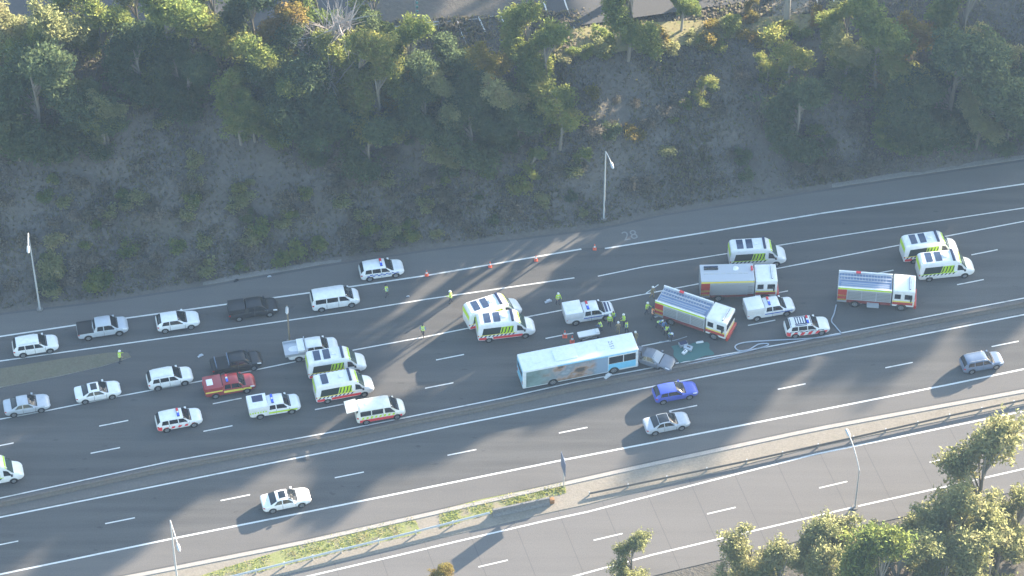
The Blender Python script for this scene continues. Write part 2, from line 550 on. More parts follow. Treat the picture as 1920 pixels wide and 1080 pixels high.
# turf on the lower verge (a sheet plus blades) with a bare patch left in it
def scatter_blades(name, quads, n, size, material, hfun, seed, label):
    rng = random.Random(seed)
    m = MB(); k = m.mi(material)
    for _ in range(n):
        q = rng.choice(quads)
        u, v = rng.random(), rng.random()
        p = (q[0]*(1-u)+q[1]*u)*(1-v)+(q[3]*(1-u)+q[2]*u)*v
        if mn.noise(Vector((p.x*.5, p.y*.5, 4))) < rng.uniform(-.35, .15): continue
        z = hfun(p.x, p.y)
        s = size*rng.uniform(.5, 1.4); a = rng.uniform(0, 6.28)
        dx, dy = math.cos(a)*s*.5, math.sin(a)*s*.5
        lx, ly = rng.uniform(-.5, .5)*s, rng.uniform(-.5, .5)*s
        i = len(m.v)
        m.v += [(p.x-dx, p.y-dy, z), (p.x+dx, p.y+dy, z), (p.x+lx+dx*.4, p.y+ly+dy*.4, z+s*rng.uniform(.5, 1.1)), (p.x+lx-dx*.5, p.y+ly-dy*.5, z+s*rng.uniform(.5, 1.1))]
        m.f.append((i, i+1, i+2, i+3)); m.m.append(k)
    return tag(m.build(name), label, 'grass', kind='stuff')
verge_q = []
tm = MB()
for quad in ([(360, 1085), (620, 1003), (775, 968), (790, 1000), (640, 1035), (480, 1075)],
             [(822, 958), (900, 937), (1058, 905), (1062, 925), (1010, 940), (915, 965), (825, 992)]):
    pts = [gp(*q) for q in quad]
    tm.poly([Vector((p.x, p.y, .068)) for p in pts][::-1], M['turf'])
tag(tm.build('turf'), kind='structure')
def Q(*px): return [gp(*q) for q in px]
verge_q = [Q((360, 1085), (620, 1003), (640, 1035), (480, 1075)), Q((620, 1003), (775, 968), (790, 1000), (640, 1035)), Q((822, 958), (940, 930), (955, 955), (825, 992)), Q((940, 930), (1058, 905), (1062, 925), (955, 955))]
scatter_blades('grass', verge_q, 6000, .1, M['grassblade'], lambda x, y: .068, 3, 'bright green grass growing in patches along the lower verge')

# car park on the plateau
flat_top = lambda name, px, z, material, kind='structure': None
def plateau_poly(name, px, dz, material):
    m = MB()
    pts = [gt(a, b) for a, b in px]
    m.poly([Vector((p.x, p.y, terrain(p.x, p.y)+dz)) for p in pts], material)
    me = m.mesh(name); bm = bmesh.new(); bm.from_mesh(me)
    for f in bm.faces:
        f.normal_update()
        if f.normal.z < 0: f.normal_flip()
    bm.to_mesh(me); bm.free()
    o = bpy.data.objects.new(name, me); COL.objects.link(o)
    return tag(o, kind='structure')
M['carpark'] = asphalt('carpark_asphalt', (.06, .062, .066), (.07, .072, .076), (.085, .085, .088))
m = MB()
cp = [(-100, 88, -100, -320), (250, 88, 250, -320), (640, 78, 640, -320), (1060, 52, 1060, -320), (1400, 4, 1400, -320), (1750, -30, 1750, -320)]
low = [gt(a, b) for a, b, c, d in cp]; up = [gt(c, d) for a, b, c, d in cp]
nv = 14
m.grid([[Vector((a.x+(b.x-a.x)*k/nv, a.y+(b.y-a.y)*k/nv, 0)) for a, b in zip(low, up)] for k in range(nv+1)], M['carpark'])
m.v = [(x, y, terrain(x, y)+.06) for x, y, z in m.v]
tag(m.build('car_park'), kind='structure')
m = MB()
def topstripe(m, a, b, w, material, dz=.075):
    n = 8; A, B = gt(*a), gt(*b)
    pts = [A.lerp(B, k/n) for k in range(n+1)]
    d = (B-A).normalized(); nr = Vector((-d.y, d.x, 0)).normalized()*w/2
    m.grid([[Vector((*(p-nr).xy, terrain(p.x, p.y)+dz)) for p in pts], [Vector((*(p+nr).xy, terrain(p.x, p.y)+dz)) for p in pts]], material)
for a, b in (((855, 34), (874, 84)), ((897, 32), (910, 60)), ((937, 24), (944, 42)), ((1058, 0), (1080, 66)), ((1098, -8), (1122, 58)), ((1140, -14), (1156, 36)), ((1020, 5), (1032, 45)),
             ((1490, -10), (1500, 24)), ((1560, -14), (1566, 12)), ((1530, -12), (1535, 18))):
    topstripe(m, a, b, .16, M['line'])
for a, b in (((830, 42), (850, 40)), ((875, 38), (895, 36)), ((918, 32), (935, 30)), ((955, 26), (975, 22)), ((445, -30), (820, -60)), ((1000, -40), (1400, -80))):
    topstripe(m, a, b, .14, M['faded'])
tag(m.build('parking_markings'), kind='structure')
plateau_poly('gravel', [(1450, 38), (1515, 24), (1520, -40), (1442, -40)], .09, M['dirt'])
# sunlit dry verge along the bank crest
m = MB()
crest = [(1040, 112, 60), (1120, 104, 50), (1200, 94, 45), (1300, 84, 40), (1400, 70, 36), (1480, 62, 30), (1540, 54, 26)]
lo = [gt(x, a) for x, a, b in crest]; hi = [gt(x, b) for x, a, b in crest]
m.grid([[Vector((l.x+(h.x-l.x)*k/6, l.y+(h.y-l.y)*k/6, 0)) for l, h in zip(lo, hi)] for k in range(7)], M['drytop'])
m.v = [(x, y, terrain(x, y)+.16) for x, y, z in m.v]
tag(m.build('crest_verge'), kind='structure')
# ------------------------------------------------------------------ vehicles
def pchip(xs, ys, x):
    n = len(xs)
    if x <= xs[0]: return ys[0]
    if x >= xs[-1]: return ys[-1]
    h = [xs[i+1]-xs[i] for i in range(n-1)]; d = [(ys[i+1]-ys[i])/h[i] for i in range(n-1)]
    def slope(i):
        if i == 0: return d[0]
        if i == n-1: return d[-1]
        if d[i-1]*d[i] <= 0: return 0.0
        w1, w2 = 2*h[i]+h[i-1], h[i]+2*h[i-1]
        return (w1+w2)/(w1/d[i-1]+w2/d[i])
    for i in range(n-1):
        if x <= xs[i+1]: break
    t = (x-xs[i])/h[i]
    return ((1+2*t)*(1-t)**2*ys[i]+t*(1-t)**2*h[i]*slope(i)+t*t*(3-2*t)*ys[i+1]+t*t*(t-1)*h[i]*slope(i+1))

class Shell:
    """lofted vehicle body; stations (x, bottom, belt, top, half width, half roof width)"""
    def __init__(s, st):
        s.L = st[-1][0]
        s.c = [[q[k] for q in st] for k in range(6)]
    def par(s, x):
        return [pchip(s.c[0], s.c[k], x) for k in range(1, 6)]
    def ring(s, x):
        zb, zl, zt, w, wt = s.par(x)
        return [(0, zb), (.86*w, zb), (.975*w, zb+.10), (w, zb+.5*(zl-zb)), (.99*w, zl-.06), (.955*w, zl),
                (wt+.045, zl+(zt-zl)*.86), (wt-.1, zt-.012), (0, zt+.025)]
    def P(s, x, q, side, off=0.0):
        r = s.ring(x)
        i = min(int(q), 7); f = q-i
        y = r[i][0]+(r[i+1][0]-r[i][0])*f; z = r[i][1]+(r[i+1][1]-r[i][1])*f
        p = Vector((x-s.L/2, side*y, z))
        if off:
            e = .03
            a = s.P(min(x+e, s.L), q, side)-s.P(max(x-e, 0), q, side)
            b = s.P(x, min(q+.06, 8), side)-s.P(x, max(q-.06, 0), side)
            n = a.cross(b)
            if side > 0: n = -n
            if n.length > 1e-9: p = p+n.normalized()*off*(1 if True else 0)
        return p
    def body(s, mat_, parent, name='body', step=.16):
        X = sorted(set([round(k*s.L/max(2, int(s.L/step)), 4) for k in range(int(s.L/step)+1)]+[round(x, 4) for x in s.c[0]]))
        m = MB(); rows = []
        for x in X:
            r = s.ring(x)
            rows.append([(x-s.L/2, y, z) for y, z in r]+[(x-s.L/2, -y, z) for y, z in r[-2:0:-1]])
        m.grid([q[::-1] for q in rows], mat_, True)
        m.fan(rows[0], mat_); m.fan(rows[-1], mat_, True)
        return m.build(name, parent, smooth=38)
    def pane(s, m, mat_, x0, x1, q0, q1, side, off=.010, n=6, k=3, x0t=None, x1t=None):
        """patch on the shell; x0t/x1t give other x limits along its upper edge"""
        rows = []
        for j in range(k+1):
            v = j/k
            a = x0 if x0t is None else x0+(x0t-x0)*v
            b = x1 if x1t is None else x1+(x1t-x1)*v
            rows.append([s.P(a+(b-a)*i/n, q0+(q1-q0)*v, side, off) for i in range(n+1)])
        m.grid(rows if side < 0 else [r[::-1] for r in rows], mat_)
    def across(s, m, mat_, x0, x1, q, off=.010, n=8, k=4, wide=None):
        """patch across the top from roof edge to roof edge between two stations"""
        rows = []
        for j in range(k+1):
            x = x0+(x1-x0)*j/k
            row = []
            for i in range(n+1):
                u = 2*i/n-1
                row.append(s.P(x, 8-abs(u)*(8-q), 1 if u >= 0 else -1, off))
            rows.append(row)
        m.grid(rows, mat_)

def wheel(parent, x, side, w, r=.34, tw=.23, rimr=.22):
    m = MB(); m.disc((0, 0, 0), r, (0, 1, 0), tw, M['tyre'], 20)
    o = m.build('wheel', parent, smooth=40, loc=(x, side*(w-tw/2+.025), r))
    m = MB(); m.disc((0, side*(tw/2+.004), 0), rimr, (0, 1, 0), .012, M['rim'], 16)
    for k in range(5):
        a = 2*math.pi*k/5
        m.disc((math.cos(a)*rimr*.58, side*(tw/2+.012), math.sin(a)*rimr*.58), rimr*.17, (0, 1, 0), .004, M['black'], 8)
    m.build('rim', o)
    m = MB(); m.disc((x, side*(w-.06), r+.01), r*1.16, (0, 1, 0), .13, M['black'], 20)
    m.build('wheel_arch', parent, smooth=40)

M['seam'] = mat('panel_gap', (.12, .125, .13), .7)
SUVS = [(0, .5, .86, .9, .66, .56), (.05, .38, .98, 1.04, .84, .68), (.2, .28, 1.03, 1.36, .9, .68), (.42, .24, 1.04, 1.6, .92, .66), (1.0, .22, 1.03, 1.68, .93, .67), (2.2, .22, 1.0, 1.68, .93, .68), (2.72, .22, .99, 1.6, .93, .67), (3.5, .22, .98, 1.05, .93, .74), (4.15, .22, .9, .98, .92, .74), (4.52, .28, .78, .86, .83, .64), (4.68, .36, .64, .7, .68, .5), (4.72, .42, .58, .6, .56, .4)]
SEDS = [(0, .5, .8, .84, .64, .54), (.06, .38, .9, .95, .82, .66), (.3, .26, .93, 1.0, .9, .72), (.72, .22, .94, 1.04, .91, .72), (1.4, .2, .94, 1.38, .92, .62), (2.0, .2, .93, 1.45, .92, .61), (2.5, .2, .92, 1.4, .92, .61), (3.3, .2, .9, .96, .91, .72), (4.1, .22, .82, .89, .9, .72), (4.5, .28, .7, .78, .82, .62), (4.68, .36, .58, .63, .66, .48), (4.72, .42, .53, .55, .55, .4)]
HATS = [(0, .5, .84, .88, .64, .54), (.05, .36, .94, 1.0, .82, .66), (.28, .26, .97, 1.3, .88, .63), (.6, .22, .97, 1.44, .89, .62), (1.4, .2, .95, 1.5, .9, .62), (2.1, .2, .93, 1.46, .9, .62), (2.95, .2, .92, .98, .9, .7), (3.7, .22, .84, .91, .88, .7), (4.1, .28, .72, .8, .8, .6), (4.27, .36, .6, .66, .64, .46), (4.3, .42, .55, .57, .54, .4)]
UTES = [(0, .55, .9, .94, .76, .68), (.05, .45, 1.02, 1.06, .88, .8), (.3, .34, 1.05, 1.09, .92, .82), (1.6, .3, 1.06, 1.10, .94, .83), (1.72, .3, 1.06, 1.16, .94, .74), (1.95, .3, 1.07, 1.7, .94, .67), (2.3, .28, 1.07, 1.78, .94, .67), (3.2, .28, 1.05, 1.77, .94, .67), (3.55, .28, 1.04, 1.68, .94, .67), (4.2, .28, 1.03, 1.1, .94, .74), (4.85, .3, .98, 1.05, .93, .75), (5.15, .36, .84, .92, .85, .66), (5.28, .44, .7, .76, .7, .52), (5.32, .5, .64, .66, .58, .42)]
VANS = [(0, .5, 1.0, 1.1, .74, .66), (.04, .36, 1.08, 1.5, .9, .74), (.16, .26, 1.1, 1.84, .95, .76), (.5, .22, 1.1, 1.94, .97, .78), (3.1, .22, 1.08, 1.94, .97, .78), (3.55, .22, 1.06, 1.84, .97, .77), (4.35, .22, 1.02, 1.14, .95, .76), (4.8, .26, .9, 1.0, .9, .7), (5.05, .34, .72, .8, .76, .56), (5.12, .42, .62, .64, .62, .44)]
AMBS = [(0, .5, 1.15, 1.3, .84, .78), (.04, .4, 1.2, 2.3, .97, .84), (.12, .36, 1.2, 2.62, 1.0, .87), (.45, .32, 1.2, 2.74, 1.01, .89), (3.9, .3, 1.2, 2.74, 1.01, .89), (4.15, .3, 1.19, 2.62, 1.01, .87), (4.45, .3, 1.18, 2.4, 1.0, .84), (5.15, .3, 1.14, 1.4, .99, .8), (5.7, .32, 1.02, 1.16, .95, .74), (6.0, .38, .84, .93, .82, .6), (6.12, .46, .7, .74, .66, .46)]

def front_rear_lamps(sh, root, x0, x1, q0, q1, tx0=.03, tx1=.2, tq0=3.7, tq1=4.9):
    for sd in (1, -1):
        m = MB(); sh.pane(m, M['lamp'], x0, x1, q0, q1, sd, .012, 4, 3); m.build('headlight', root)
        m = MB(); sh.pane(m, M['tail'], tx0, tx1, tq0, tq1, sd, .012, 3, 3); m.build('tail_light', root)
def mirrors(root, x, w, z, mat_):
    for sd in (1, -1):
        m = MB(); m.box(x-.1, x+.1, sd*(w+.02) if sd > 0 else -(w+.24), (w+.24) if sd > 0 else -(w+.02), z-.08, z+.08, mat_, .03)
        m.build('mirror', root, smooth=40)
def grille(sh, root, x, z0, z1, w):
    m = MB(); m.box(sh.L/2-x, sh.L/2+.012, -w, w, z0, z1, M['black'], .015); m.build('grille', root)

def checker(sh, root, x0, x1, q0, q1, a, b, n, rows=2, name='check_panel', slant=0.0):
    for sd in (1, -1):
        m = MB()
        for j in range(rows):
            for i in range(n):
                xa = x0+(x1-x0)*i/n; xb = x0+(x1-x0)*(i+1)/n
                qa = q0+(q1-q0)*j/rows; qb = q0+(q1-q0)*(j+1)/rows
                mt = (a, b)[(i+j) % 2]
                if mt is None: continue
                sh.pane(m, mt, xa, xb, qa, qb, sd, .014, 2, 2, xa+slant, xb+slant)
        m.build(name, root)

def light_bar(root, x, z, w=.58, a='bluelamp', b='redlamp', half=False, dep=.13):
    m = MB()
    m.box(x-dep, x+dep, -w, w, z, z+.05, M['black'], .015)
    o = m.build('light_bar', root)
    for sd, mt in ((1, b), (-1, a)):
        m = MB(); m.box(x-dep+.02, x+dep-.02, .12 if sd > 0 else -w+.03, w-.03 if sd > 0 else -.12, z+.051, z+.13, M[mt], .02)
        m.build('lamp_lens', o)
    m = MB(); m.box(x-dep+.03, x+dep-.03, -.11, .11, z+.051, z+.12, M['lamp'], .02); m.build('lamp_lens', o)

def car(name, label, cat, stations, paint, wx, ws, rear, sidex, r=.34, group=None, roof=None, rails=False, sunroof=False):
    """ws, rear: (x0,x1) of windscreen and rear window; sidex: list of side pane x ranges"""
    root = thing(name, label, cat, group=group)
    sh = Shell(stations)
    sh.body(paint, root)
    m = MB(); sh.across(m, M['glass'], ws[0], ws[1], 6.05, n=10); m.build('windscreen', root, smooth=60)
    m = MB(); sh.across(m, M['glass'], rear[0], rear[1], 6.05, n=10); m.build('rear_window', root, smooth=60)
    for sd in (1, -1):
        for x0, x1, x0t, x1t in sidex:
            m = MB(); sh.pane(m, M['glass'], x0, x1, 5.12, 5.92, sd, .010, 6, 3, x0t, x1t); m.build('side_window', root)
    for sd in (1, -1):
        m = MB(); sh.pane(m, M['black'], .35, sh.L-.45, 1.15, 2.05, sd, .010, 8, 2); m.build('sill_trim', root)
        m = MB()
        for x0, x1, x0t, x1t in sidex:
            sh.pane(m, M['seam'], x1+.02, x1+.055, 2.1, 5.1, sd, .007, 1, 4)
        m.build('door_seam', root)
        m = MB()
        for x0, x1, x0t, x1t in sidex[-2:]: sh.pane(m, M['seam'], x0+.08, x0+.26, 4.45, 4.62, sd, .02, 2, 1)
        m.build('door_handle', root)
    m = MB(); x = ws[1]+.03
    sh.across(m, M['black'], x-.02, x+.09, 6.1, off=.007); m.build('cowl', root)
    w = max(sh.c[4])
    for x in wx:
        for sd in (1, -1): wheel(root, x-sh.L/2, sd, w, r)
    L = sh.L
    front_rear_lamps(sh, root, L-.62, L-.2, 3.9, 5.2)
    mirrors(root, ws[1]-.25-L/2, .93*w, sh.par(ws[1])[1]+.1, paint)
    grille(sh, root, .1, .42, .62, .42)
    if rails:
        for sd in (1, -1):
            m = MB(); x0 = rear[1]+.25; x1 = ws[0]-.25
            m.tube([sh.P(x0, 6.8, sd, .02), sh.P(x0+.1, 6.8, sd, .06), sh.P(x1-.1, 6.8, sd, .06), sh.P(x1, 6.8, sd, .02)], .02, M['steel'], 6)
            m.build('roof_rail', root)
    if sunroof:
        m = MB(); sh.across(m, M['glass'], ws[0]-.85, ws[0]-.2, 7.15); m.build('sunroof', root)
    if roof:
        m = MB(); sh.across(m, roof, rear[1]+.05, ws[0]-.05, 6.6, off=.006); m.build('roof_panel', root)
    root['L'] = L
    return root, sh

SIDE_SUV = [(.5, 1.22, .62, 1.2), (1.3, 2.2, 1.3, 2.15), (2.28, 3.3, 2.25, 2.75)]
SIDE_SED = [(1.05, 1.85, 1.45, 1.85), (1.95, 3.1, 1.93, 2.5)]
SIDE_HAT = [(.5, 1.25, .68, 1.25), (1.33, 2.75, 1.32, 2.1)]
SIDE_UTE = [(2.05, 2.7, 2.12, 2.68), (2.8, 4.05, 2.78, 3.55)]
SIDE_VAN = [(.4, 1.5, .4, 1.5), (1.6, 2.75, 1.6, 2.75), (2.95, 4.1, 2.9, 3.5)]
def suv(label, paint, cat='car', **k): return car('suv', label, cat, SUVS, paint, (.95, 3.75), (2.75, 3.46), (.1, .4), SIDE_SUV, .36, rails=k.pop('rails', True), **k)
def sedan(label, paint, cat='car', **k): return car('sedan', label, cat, SEDS, paint, (.9, 3.7), (2.52, 3.27), (.78, 1.38), SIDE_SED, .33, **k)
def hatch(label, paint, cat='car', **k): return car('hatchback', label, cat, HATS, paint, (.75, 3.35), (2.12, 2.93), (.1, .5), SIDE_HAT, .32, **k)
def ute(label, paint, cat='ute', **k):
    return car('ute', label, cat, UTES, paint, (1.05, 4.3), (3.57, 4.17), (1.72, 1.94), SIDE_UTE, .38, **k)
def van(label, paint, cat='van', **k):
    root, sh = car('van', label, cat, VANS, paint, (.95, 4.15), (3.58, 4.32), (.05, .2), SIDE_VAN, .34, **k)
    return root, sh

def put(root, px, py, rot, h):
    p = gp(px, py, h/2)
    root.location = (p.x, p.y, 0.0)
    root.rotation_euler = (0, 0, RAD(rot))
    return root
def tray(root, x0, x1, mat_, z=1.1, w=.78, name='tray_cover'):
    m = MB(); m.box(x0, x1, -w, w, z, z+.05, mat_, .02); return m.build(name, root)

# --- private cars caught in the queue, left
r, s = suv('white wagon at the far left behind the silver ute, on the ramp lane', M['white']); put(r, 66, 645, 12.5, 1.6)
r, s = ute('silver dual-cab ute with an open black tray between two white cars on the ramp', M['silver']); put(r, 192, 614, 12, 1.4)
m = MB(); m.box(-2.55, -.95, -.8, .8, 1.095, 1.13, M['black'], .01); m.build('tray_cover', r)
m = MB()
for sd in (1, -1): m.box(-2.6, -.95, sd*.86-.05, sd*.86+.05, 1.08, 1.17, M['black'], .02)
m.box(-2.64, -2.55, -.86, .86, 1.05, 1.17, M['black'], .02); m.build('tray_rim', r)
r, s = hatch('small white hatchback ahead of the silver ute and behind the black ute', M['white']); r.scale = (1.05,)*3; put(r, 333, 600, 12, 1.5)
r, s = ute('black dual-cab ute with canopy in the ramp queue behind the white people mover', M['blackpaint']); put(r, 474, 577, 11.5, 1.6)
m = MB(); m.box(-2.58, -.85, -.8, .8, 1.08, 1.66, M['blackpaint'], .1); m.build('canopy', r, smooth=40)
r, s = van('plain white people mover van stopped at the head of the ramp queue', M['white']); put(r, 628, 557, 12, 1.9)
r, s = sedan('silver blue sedan, rearmost car at the far left edge on the main carriageway', M['silver']); put(r, 50, 757, 13, 1.4)
r, s = sedan('white sedan with black sunroof between the silver sedan and a white wagon', M['white'], sunroof=True); put(r, 183, 732, 14, 1.45)
r, s = suv('white wagon stopped behind the black ute and the red ute', M['white']); put(r, 318, 706, 14.5, 1.6)
r, s = ute('black ute beside the red fire ute, in the lane nearest the grass island', M['blackpaint']); put(r, 443, 679, 14.5, 1.5)
m = MB(); m.box(-2.58, -.9, -.8, .8, 1.09, 1.12, M['black'], .01); m.build('tray_cover', r)
m = MB(); m.box(-2.2, -2.12, -.75, .75, 1.12, 1.45, M['greyblue'], .02); m.build('roll_bar', r)
m = MB(); m.box(-.9, -.82, -.75, .75, 1.12, 1.7, M['greyblue'], .02); m.build('roll_bar', r)
# police wagons
def police_suv(label, dark_roof=False, rear_red=False, hood=None):
    r, s = suv(label, M['white'], 'police car', rails=False)
    r.name = 'police_wagon'
    light_bar(r, -.05, 1.705, .55)
    return r, s
r, s = police_suv('white police wagon with a light bar parked alone on the shoulder by the bank'); put(r, 715, 503, 11.5, 1.6)
checker(s, r, .7, 4.1, 3.2, 4.1, M['bluetape'], M['white'], 12, 2)
r, s = police_suv('white police wagon with a red tail stripe, left of the lime paramedic ute'); put(r, 335, 784, 14.5, 1.6)
checker(s, r, .7, 4.1, 2.6, 3.5, M['redtape'], M['white'], 10, 1, slant=.15)
m = MB()
for sd in (1, -1): s.pane(m, M['redtape'], .03, .5, 2.2, 3.9, sd, .012)
m.build('tail_stripe', r)
r, s = police_suv('dark blue and white police wagon with a red diagonal stripe, near the median hose'); put(r, 1513, 610, 9, 1.6)
checker(s, r, .6, 4.2, 2.2, 3.7, M['redtape'], M['reflect'], 9, 1, slant=.22)
checker(s, r, .3, 4.0, 3.75, 4.9, M['navy'], M['white'], 13, 2)
m = MB(); s.across(m, M['navy'], .45, 2.7, 6.3, off=.008); m.build('roof_panel', r)
m = MB()
for k in range(6): m.box(-1.75+k*.26, -1.62+k*.26, -.42, .42, 1.715, 1.735, M['reflect'])
m.build('roof_marking', r)
m = MB(); s.across(m, M['cream'], 3.5, 4.4, 6.0, off=.01); m.build('bonnet_panel', r)
m = MB()
for sd in (1, -1): s.pane(m, M['redtape'], .03, .45, 2.2, 3.9, sd, .016)
m.build('tail_stripe', r)
# police box-back utes
def police_ute(label):
    r, s = ute(label, M['white'], 'police ute'); r.name = 'police_ute'
    m = MB(); m.box(-2.72, -.82, -.93, .93, .98, 1.92, M['white'], .06)
    m.box(-2.2, -1.2, -.4, .4, 1.921, 1.95, M['reflect'], .01); m.build('prisoner_pod', r, smooth=40)
    light_bar(r, -.2, 1.80, .6)
    for sd in (1, -1):
        m = MB(); s.pane(m, M['bluetape'], 1.9, 4.9, 3.4, 3.8, sd, .012); m.build('side_stripe', r)
    return r, s
r, s = police_ute('white police box ute with a light bar, nearest the crowd of hi-vis workers'); put(r, 1104, 583, 13, 1.8)
m = MB(); s.across(m, M['navy'], 4.35, 4.6, 6.6, off=.012); s.across(m, M['navy'], 4.75, 4.9, 6.9, off=.012); m.build('bonnet_marking', r)
r, s = police_ute('white police box ute between the grey fire engine and the checked police wagon'); put(r, 1443, 575, 13, 1.8)
# red fire ute, tray ute, lime ambulance ute
r, s = ute('red fire service ute with a white roof hatch and yellow stripe, beside the black ute', M['redpaint'], 'fire ute'); put(r, 430, 720, 13.5, 1.7)
m = MB(); m.box(-2.66, -.78, -.92, .92, .95, 1.62, M['redpaint'], .05); m.build('canopy', r, smooth=40)
m = MB(); m.box(-2.35, -1.7, -.42, .42, 1.621, 1.67, M['white'], .02); m.build('roof_hatch', r)
light_bar(r, -.25, 1.80, .55)
for sd in (1, -1):
    m = MB(); m.box(-2.6, -.85, sd*.925-.008, sd*.925+.008, .98, 1.16, M['yellow']); s.pane(m, M['yellow'], 1.95, 4.8, 3.0, 3.9, sd, .014); m.build('side_stripe', r)
m = MB(); m.box(-2.72, -2.665, -.6, -.2, 1.1, 1.3, M['redlamp'], .02); m.box(-2.72, -2.665, .2, .6, 1.1, 1.3, M['redlamp'], .02); m.build('warning_lamp', r)
r, s = ute('white tray-back ute with bare alloy tray, tucked behind two parked ambulances', M['white']); put(r, 586, 652, 12, 1.6)
m = MB(); m.box(-3.0, -.72, -.98, .98, 1.0, 1.1, M['alu'], .02)
m.box(-3.0, -2.94, -.98, .98, 1.1, 1.35, M['alu']); m.box(-.8, -.74, -.98, .98, 1.1, 1.7, M['alu'])
for sd in (1, -1): m.box(-2.93, -.81, sd*.95-.03, sd*.95+.03, 1.1, 1.35, M['alu'])
m.box(-1.6, -.85, -.85, .85, 1.1, 1.6, M['white'], .04)
m.build('tray', r)
r, s = ute('white and lime paramedic ute with a solar panel, alone in the middle lane', M['white'], 'ambulance ute'); put(r, 514, 758, 13, 1.8)
m = MB(); m.box(-2.72, -.74, -.95, .95, .95, 1.85, M['white'], .06); m.build('canopy', r, smooth=40)
m = MB(); m.box(-2.2, -1.1, -.1, .75, 1.851, 1.88, M['navy'], .01); m.build('solar_panel', r)
light_bar(r, -.2, 1.80, .6, 'bluelamp', 'bluelamp')
for sd in (1, -1):
    m = MB()
    for k in range(7): m.box(-2.68+k*.27, -2.68+k*.27+.135, sd*.955-.006, sd*.955+.006, 1.0, 1.22, M['lime'])
    s.pane(m, M['lime'], 1.95, 4.9, 2.9, 3.6, sd, .014)
    m.build('side_stripe', r)

# ambulances
def ambulance(label, panels=2, red=True, bodym='white', big=True):
    root = thing('ambulance', label, 'ambulance')
    sh = Shell(AMBS); L = sh.L
    sh.body(M[bodym], root)
    m = MB(); sh.across(m, M['glass_reflection'], 4.5, 5.14, 6.05, n=10); m.build('windscreen', root, smooth=60)
    for sd in (1, -1):
        m = MB(); sh.pane(m, M['glass'], 4.12, 5.0, 5.1, 5.75, sd, .012, 6, 3, 4.12, 4.6); m.build('side_window', root)
        m = MB(); sh.pane(m, M['blackgreen'], .35, 2.2, 4.6, 5.72, sd, .012, 6, 3, .6, 2.5); m.build('side_graphic', root)
        m = MB(); sh.pane(m, M['lime'], 2.22, 3.75, 4.6, 5.72, sd, .012, 6, 3, 2.52, 3.75)
        m.build('side_graphic', root)
        m = MB()
        for k in range(4): sh.pane(m, M['blackgreen'], 2.35+k*.35, 2.47+k*.35, 4.68, 5.65, sd, .018, 2, 2, 2.6+k*.35, 2.72+k*.35)
        m.build('graphic_bars', root)
        m = MB(); sh.pane(m, M['lime' if not red else 'yellow'], .12, 4.1, 3.95, 4.55, sd, .012); m.build('side_stripe', root)
        m = MB()
        for k in range(9): sh.pane(m, M['navy' if red else 'blackgreen'], .2+k*.42, .38+k*.42, 3.3, 3.95, sd, .012, 2, 2, .38+k*.42, .56+k*.42)
        m.build('diagonal_stripes', root)
        if red:
            m = MB(); sh.pane(m, M['redtape'], .1, .9, 2.2, 3.25, sd, .012); sh.pane(m, M['redtape'], 1.6, 4.7, 2.2, 3.25, sd, .012)
            m.build('red_stripe', root)
    m = MB(); sh.across(m, M['lime'], .015, .05, 6.2, off=.02); m.build('rear_marking', root)
    for k in range(panels):
        m = MB(); sh.across(m, M['glass_blue'], .75+k*1.0, 1.45+k*1.0, 7.15, off=.035); m.build('roof_hatch', root)
    m = MB(); m.box(3.6-L/2, 3.8-L/2, -.84, .84, 2.775, 2.88, M['navy'], .04); m.box(3.56-L/2, 3.84-L/2, -.87, .87, 2.74, 2.775, M['black'], .01)
    m.build('light_bar', root)
    m = MB(); sh.across(m, M['cream'], 3.92, 4.3, 6.3, off=.012); m.build('roof_cap', root)
    m = MB(); sh.across(m, M['lime'], 4.31, 4.46, 6.2, off=.014); m.build('front_marking', root)
    for x in (1.15, 5.0):
        for sd in (1, -1): wheel(root, x-L/2, sd, 1.0, .36, .25, .2)
    front_rear_lamps(sh, root, L-.65, L-.2, 3.8, 5.1, .02, .1, 3.6, 4.8)
    mirrors(root, 4.9-L/2, .97, 1.35, M['black'])
    grille(sh, root, .12, .55, .75, .5)
    m = MB(); m.box(2.6-L/2, 3.1-L/2, -.25, .25, 2.765, 2.86, M['white'], .05); m.build('roof_vent', root, smooth=40)
    return root
r = ambulance('ambulance with two dark roof hatches, parked against the white tray ute'); put(r, 630, 678, 12, 2.7)
r = ambulance('red striped ambulance with one roof hatch, between the two-hatch ambulance and the sunlit patient van', 1); put(r, 644, 721, 14, 2.7)
r = ambulance('sunlit ambulance angled across the lane, half hidden behind another ambulance left of the bus', 2); put(r, 924, 580, 23, 2.7)
r = ambulance('red-silled ambulance in front of the angled sunlit ambulance, left of the police box ute', 2); put(r, 948, 609, 9, 2.7)
r = ambulance('lime striped ambulance parked alone above the grey fire engine', 2, False); put(r, 1420, 473, 5, 2.7)
r = ambulance('farther of the two ambulances at the right edge, partly covered by its neighbour', 2); put(r, 1743, 461, 11, 2.7)
r = ambulance('nearer lime ambulance of the pair at the right edge, just right of a fire engine', 2, False); put(r, 1773, 496, 8, 2.7)
r = ambulance('ambulance cut off by the left edge of the photo, nearest the median line', 1, False); put(r, -15, 883, 14, 2.7)
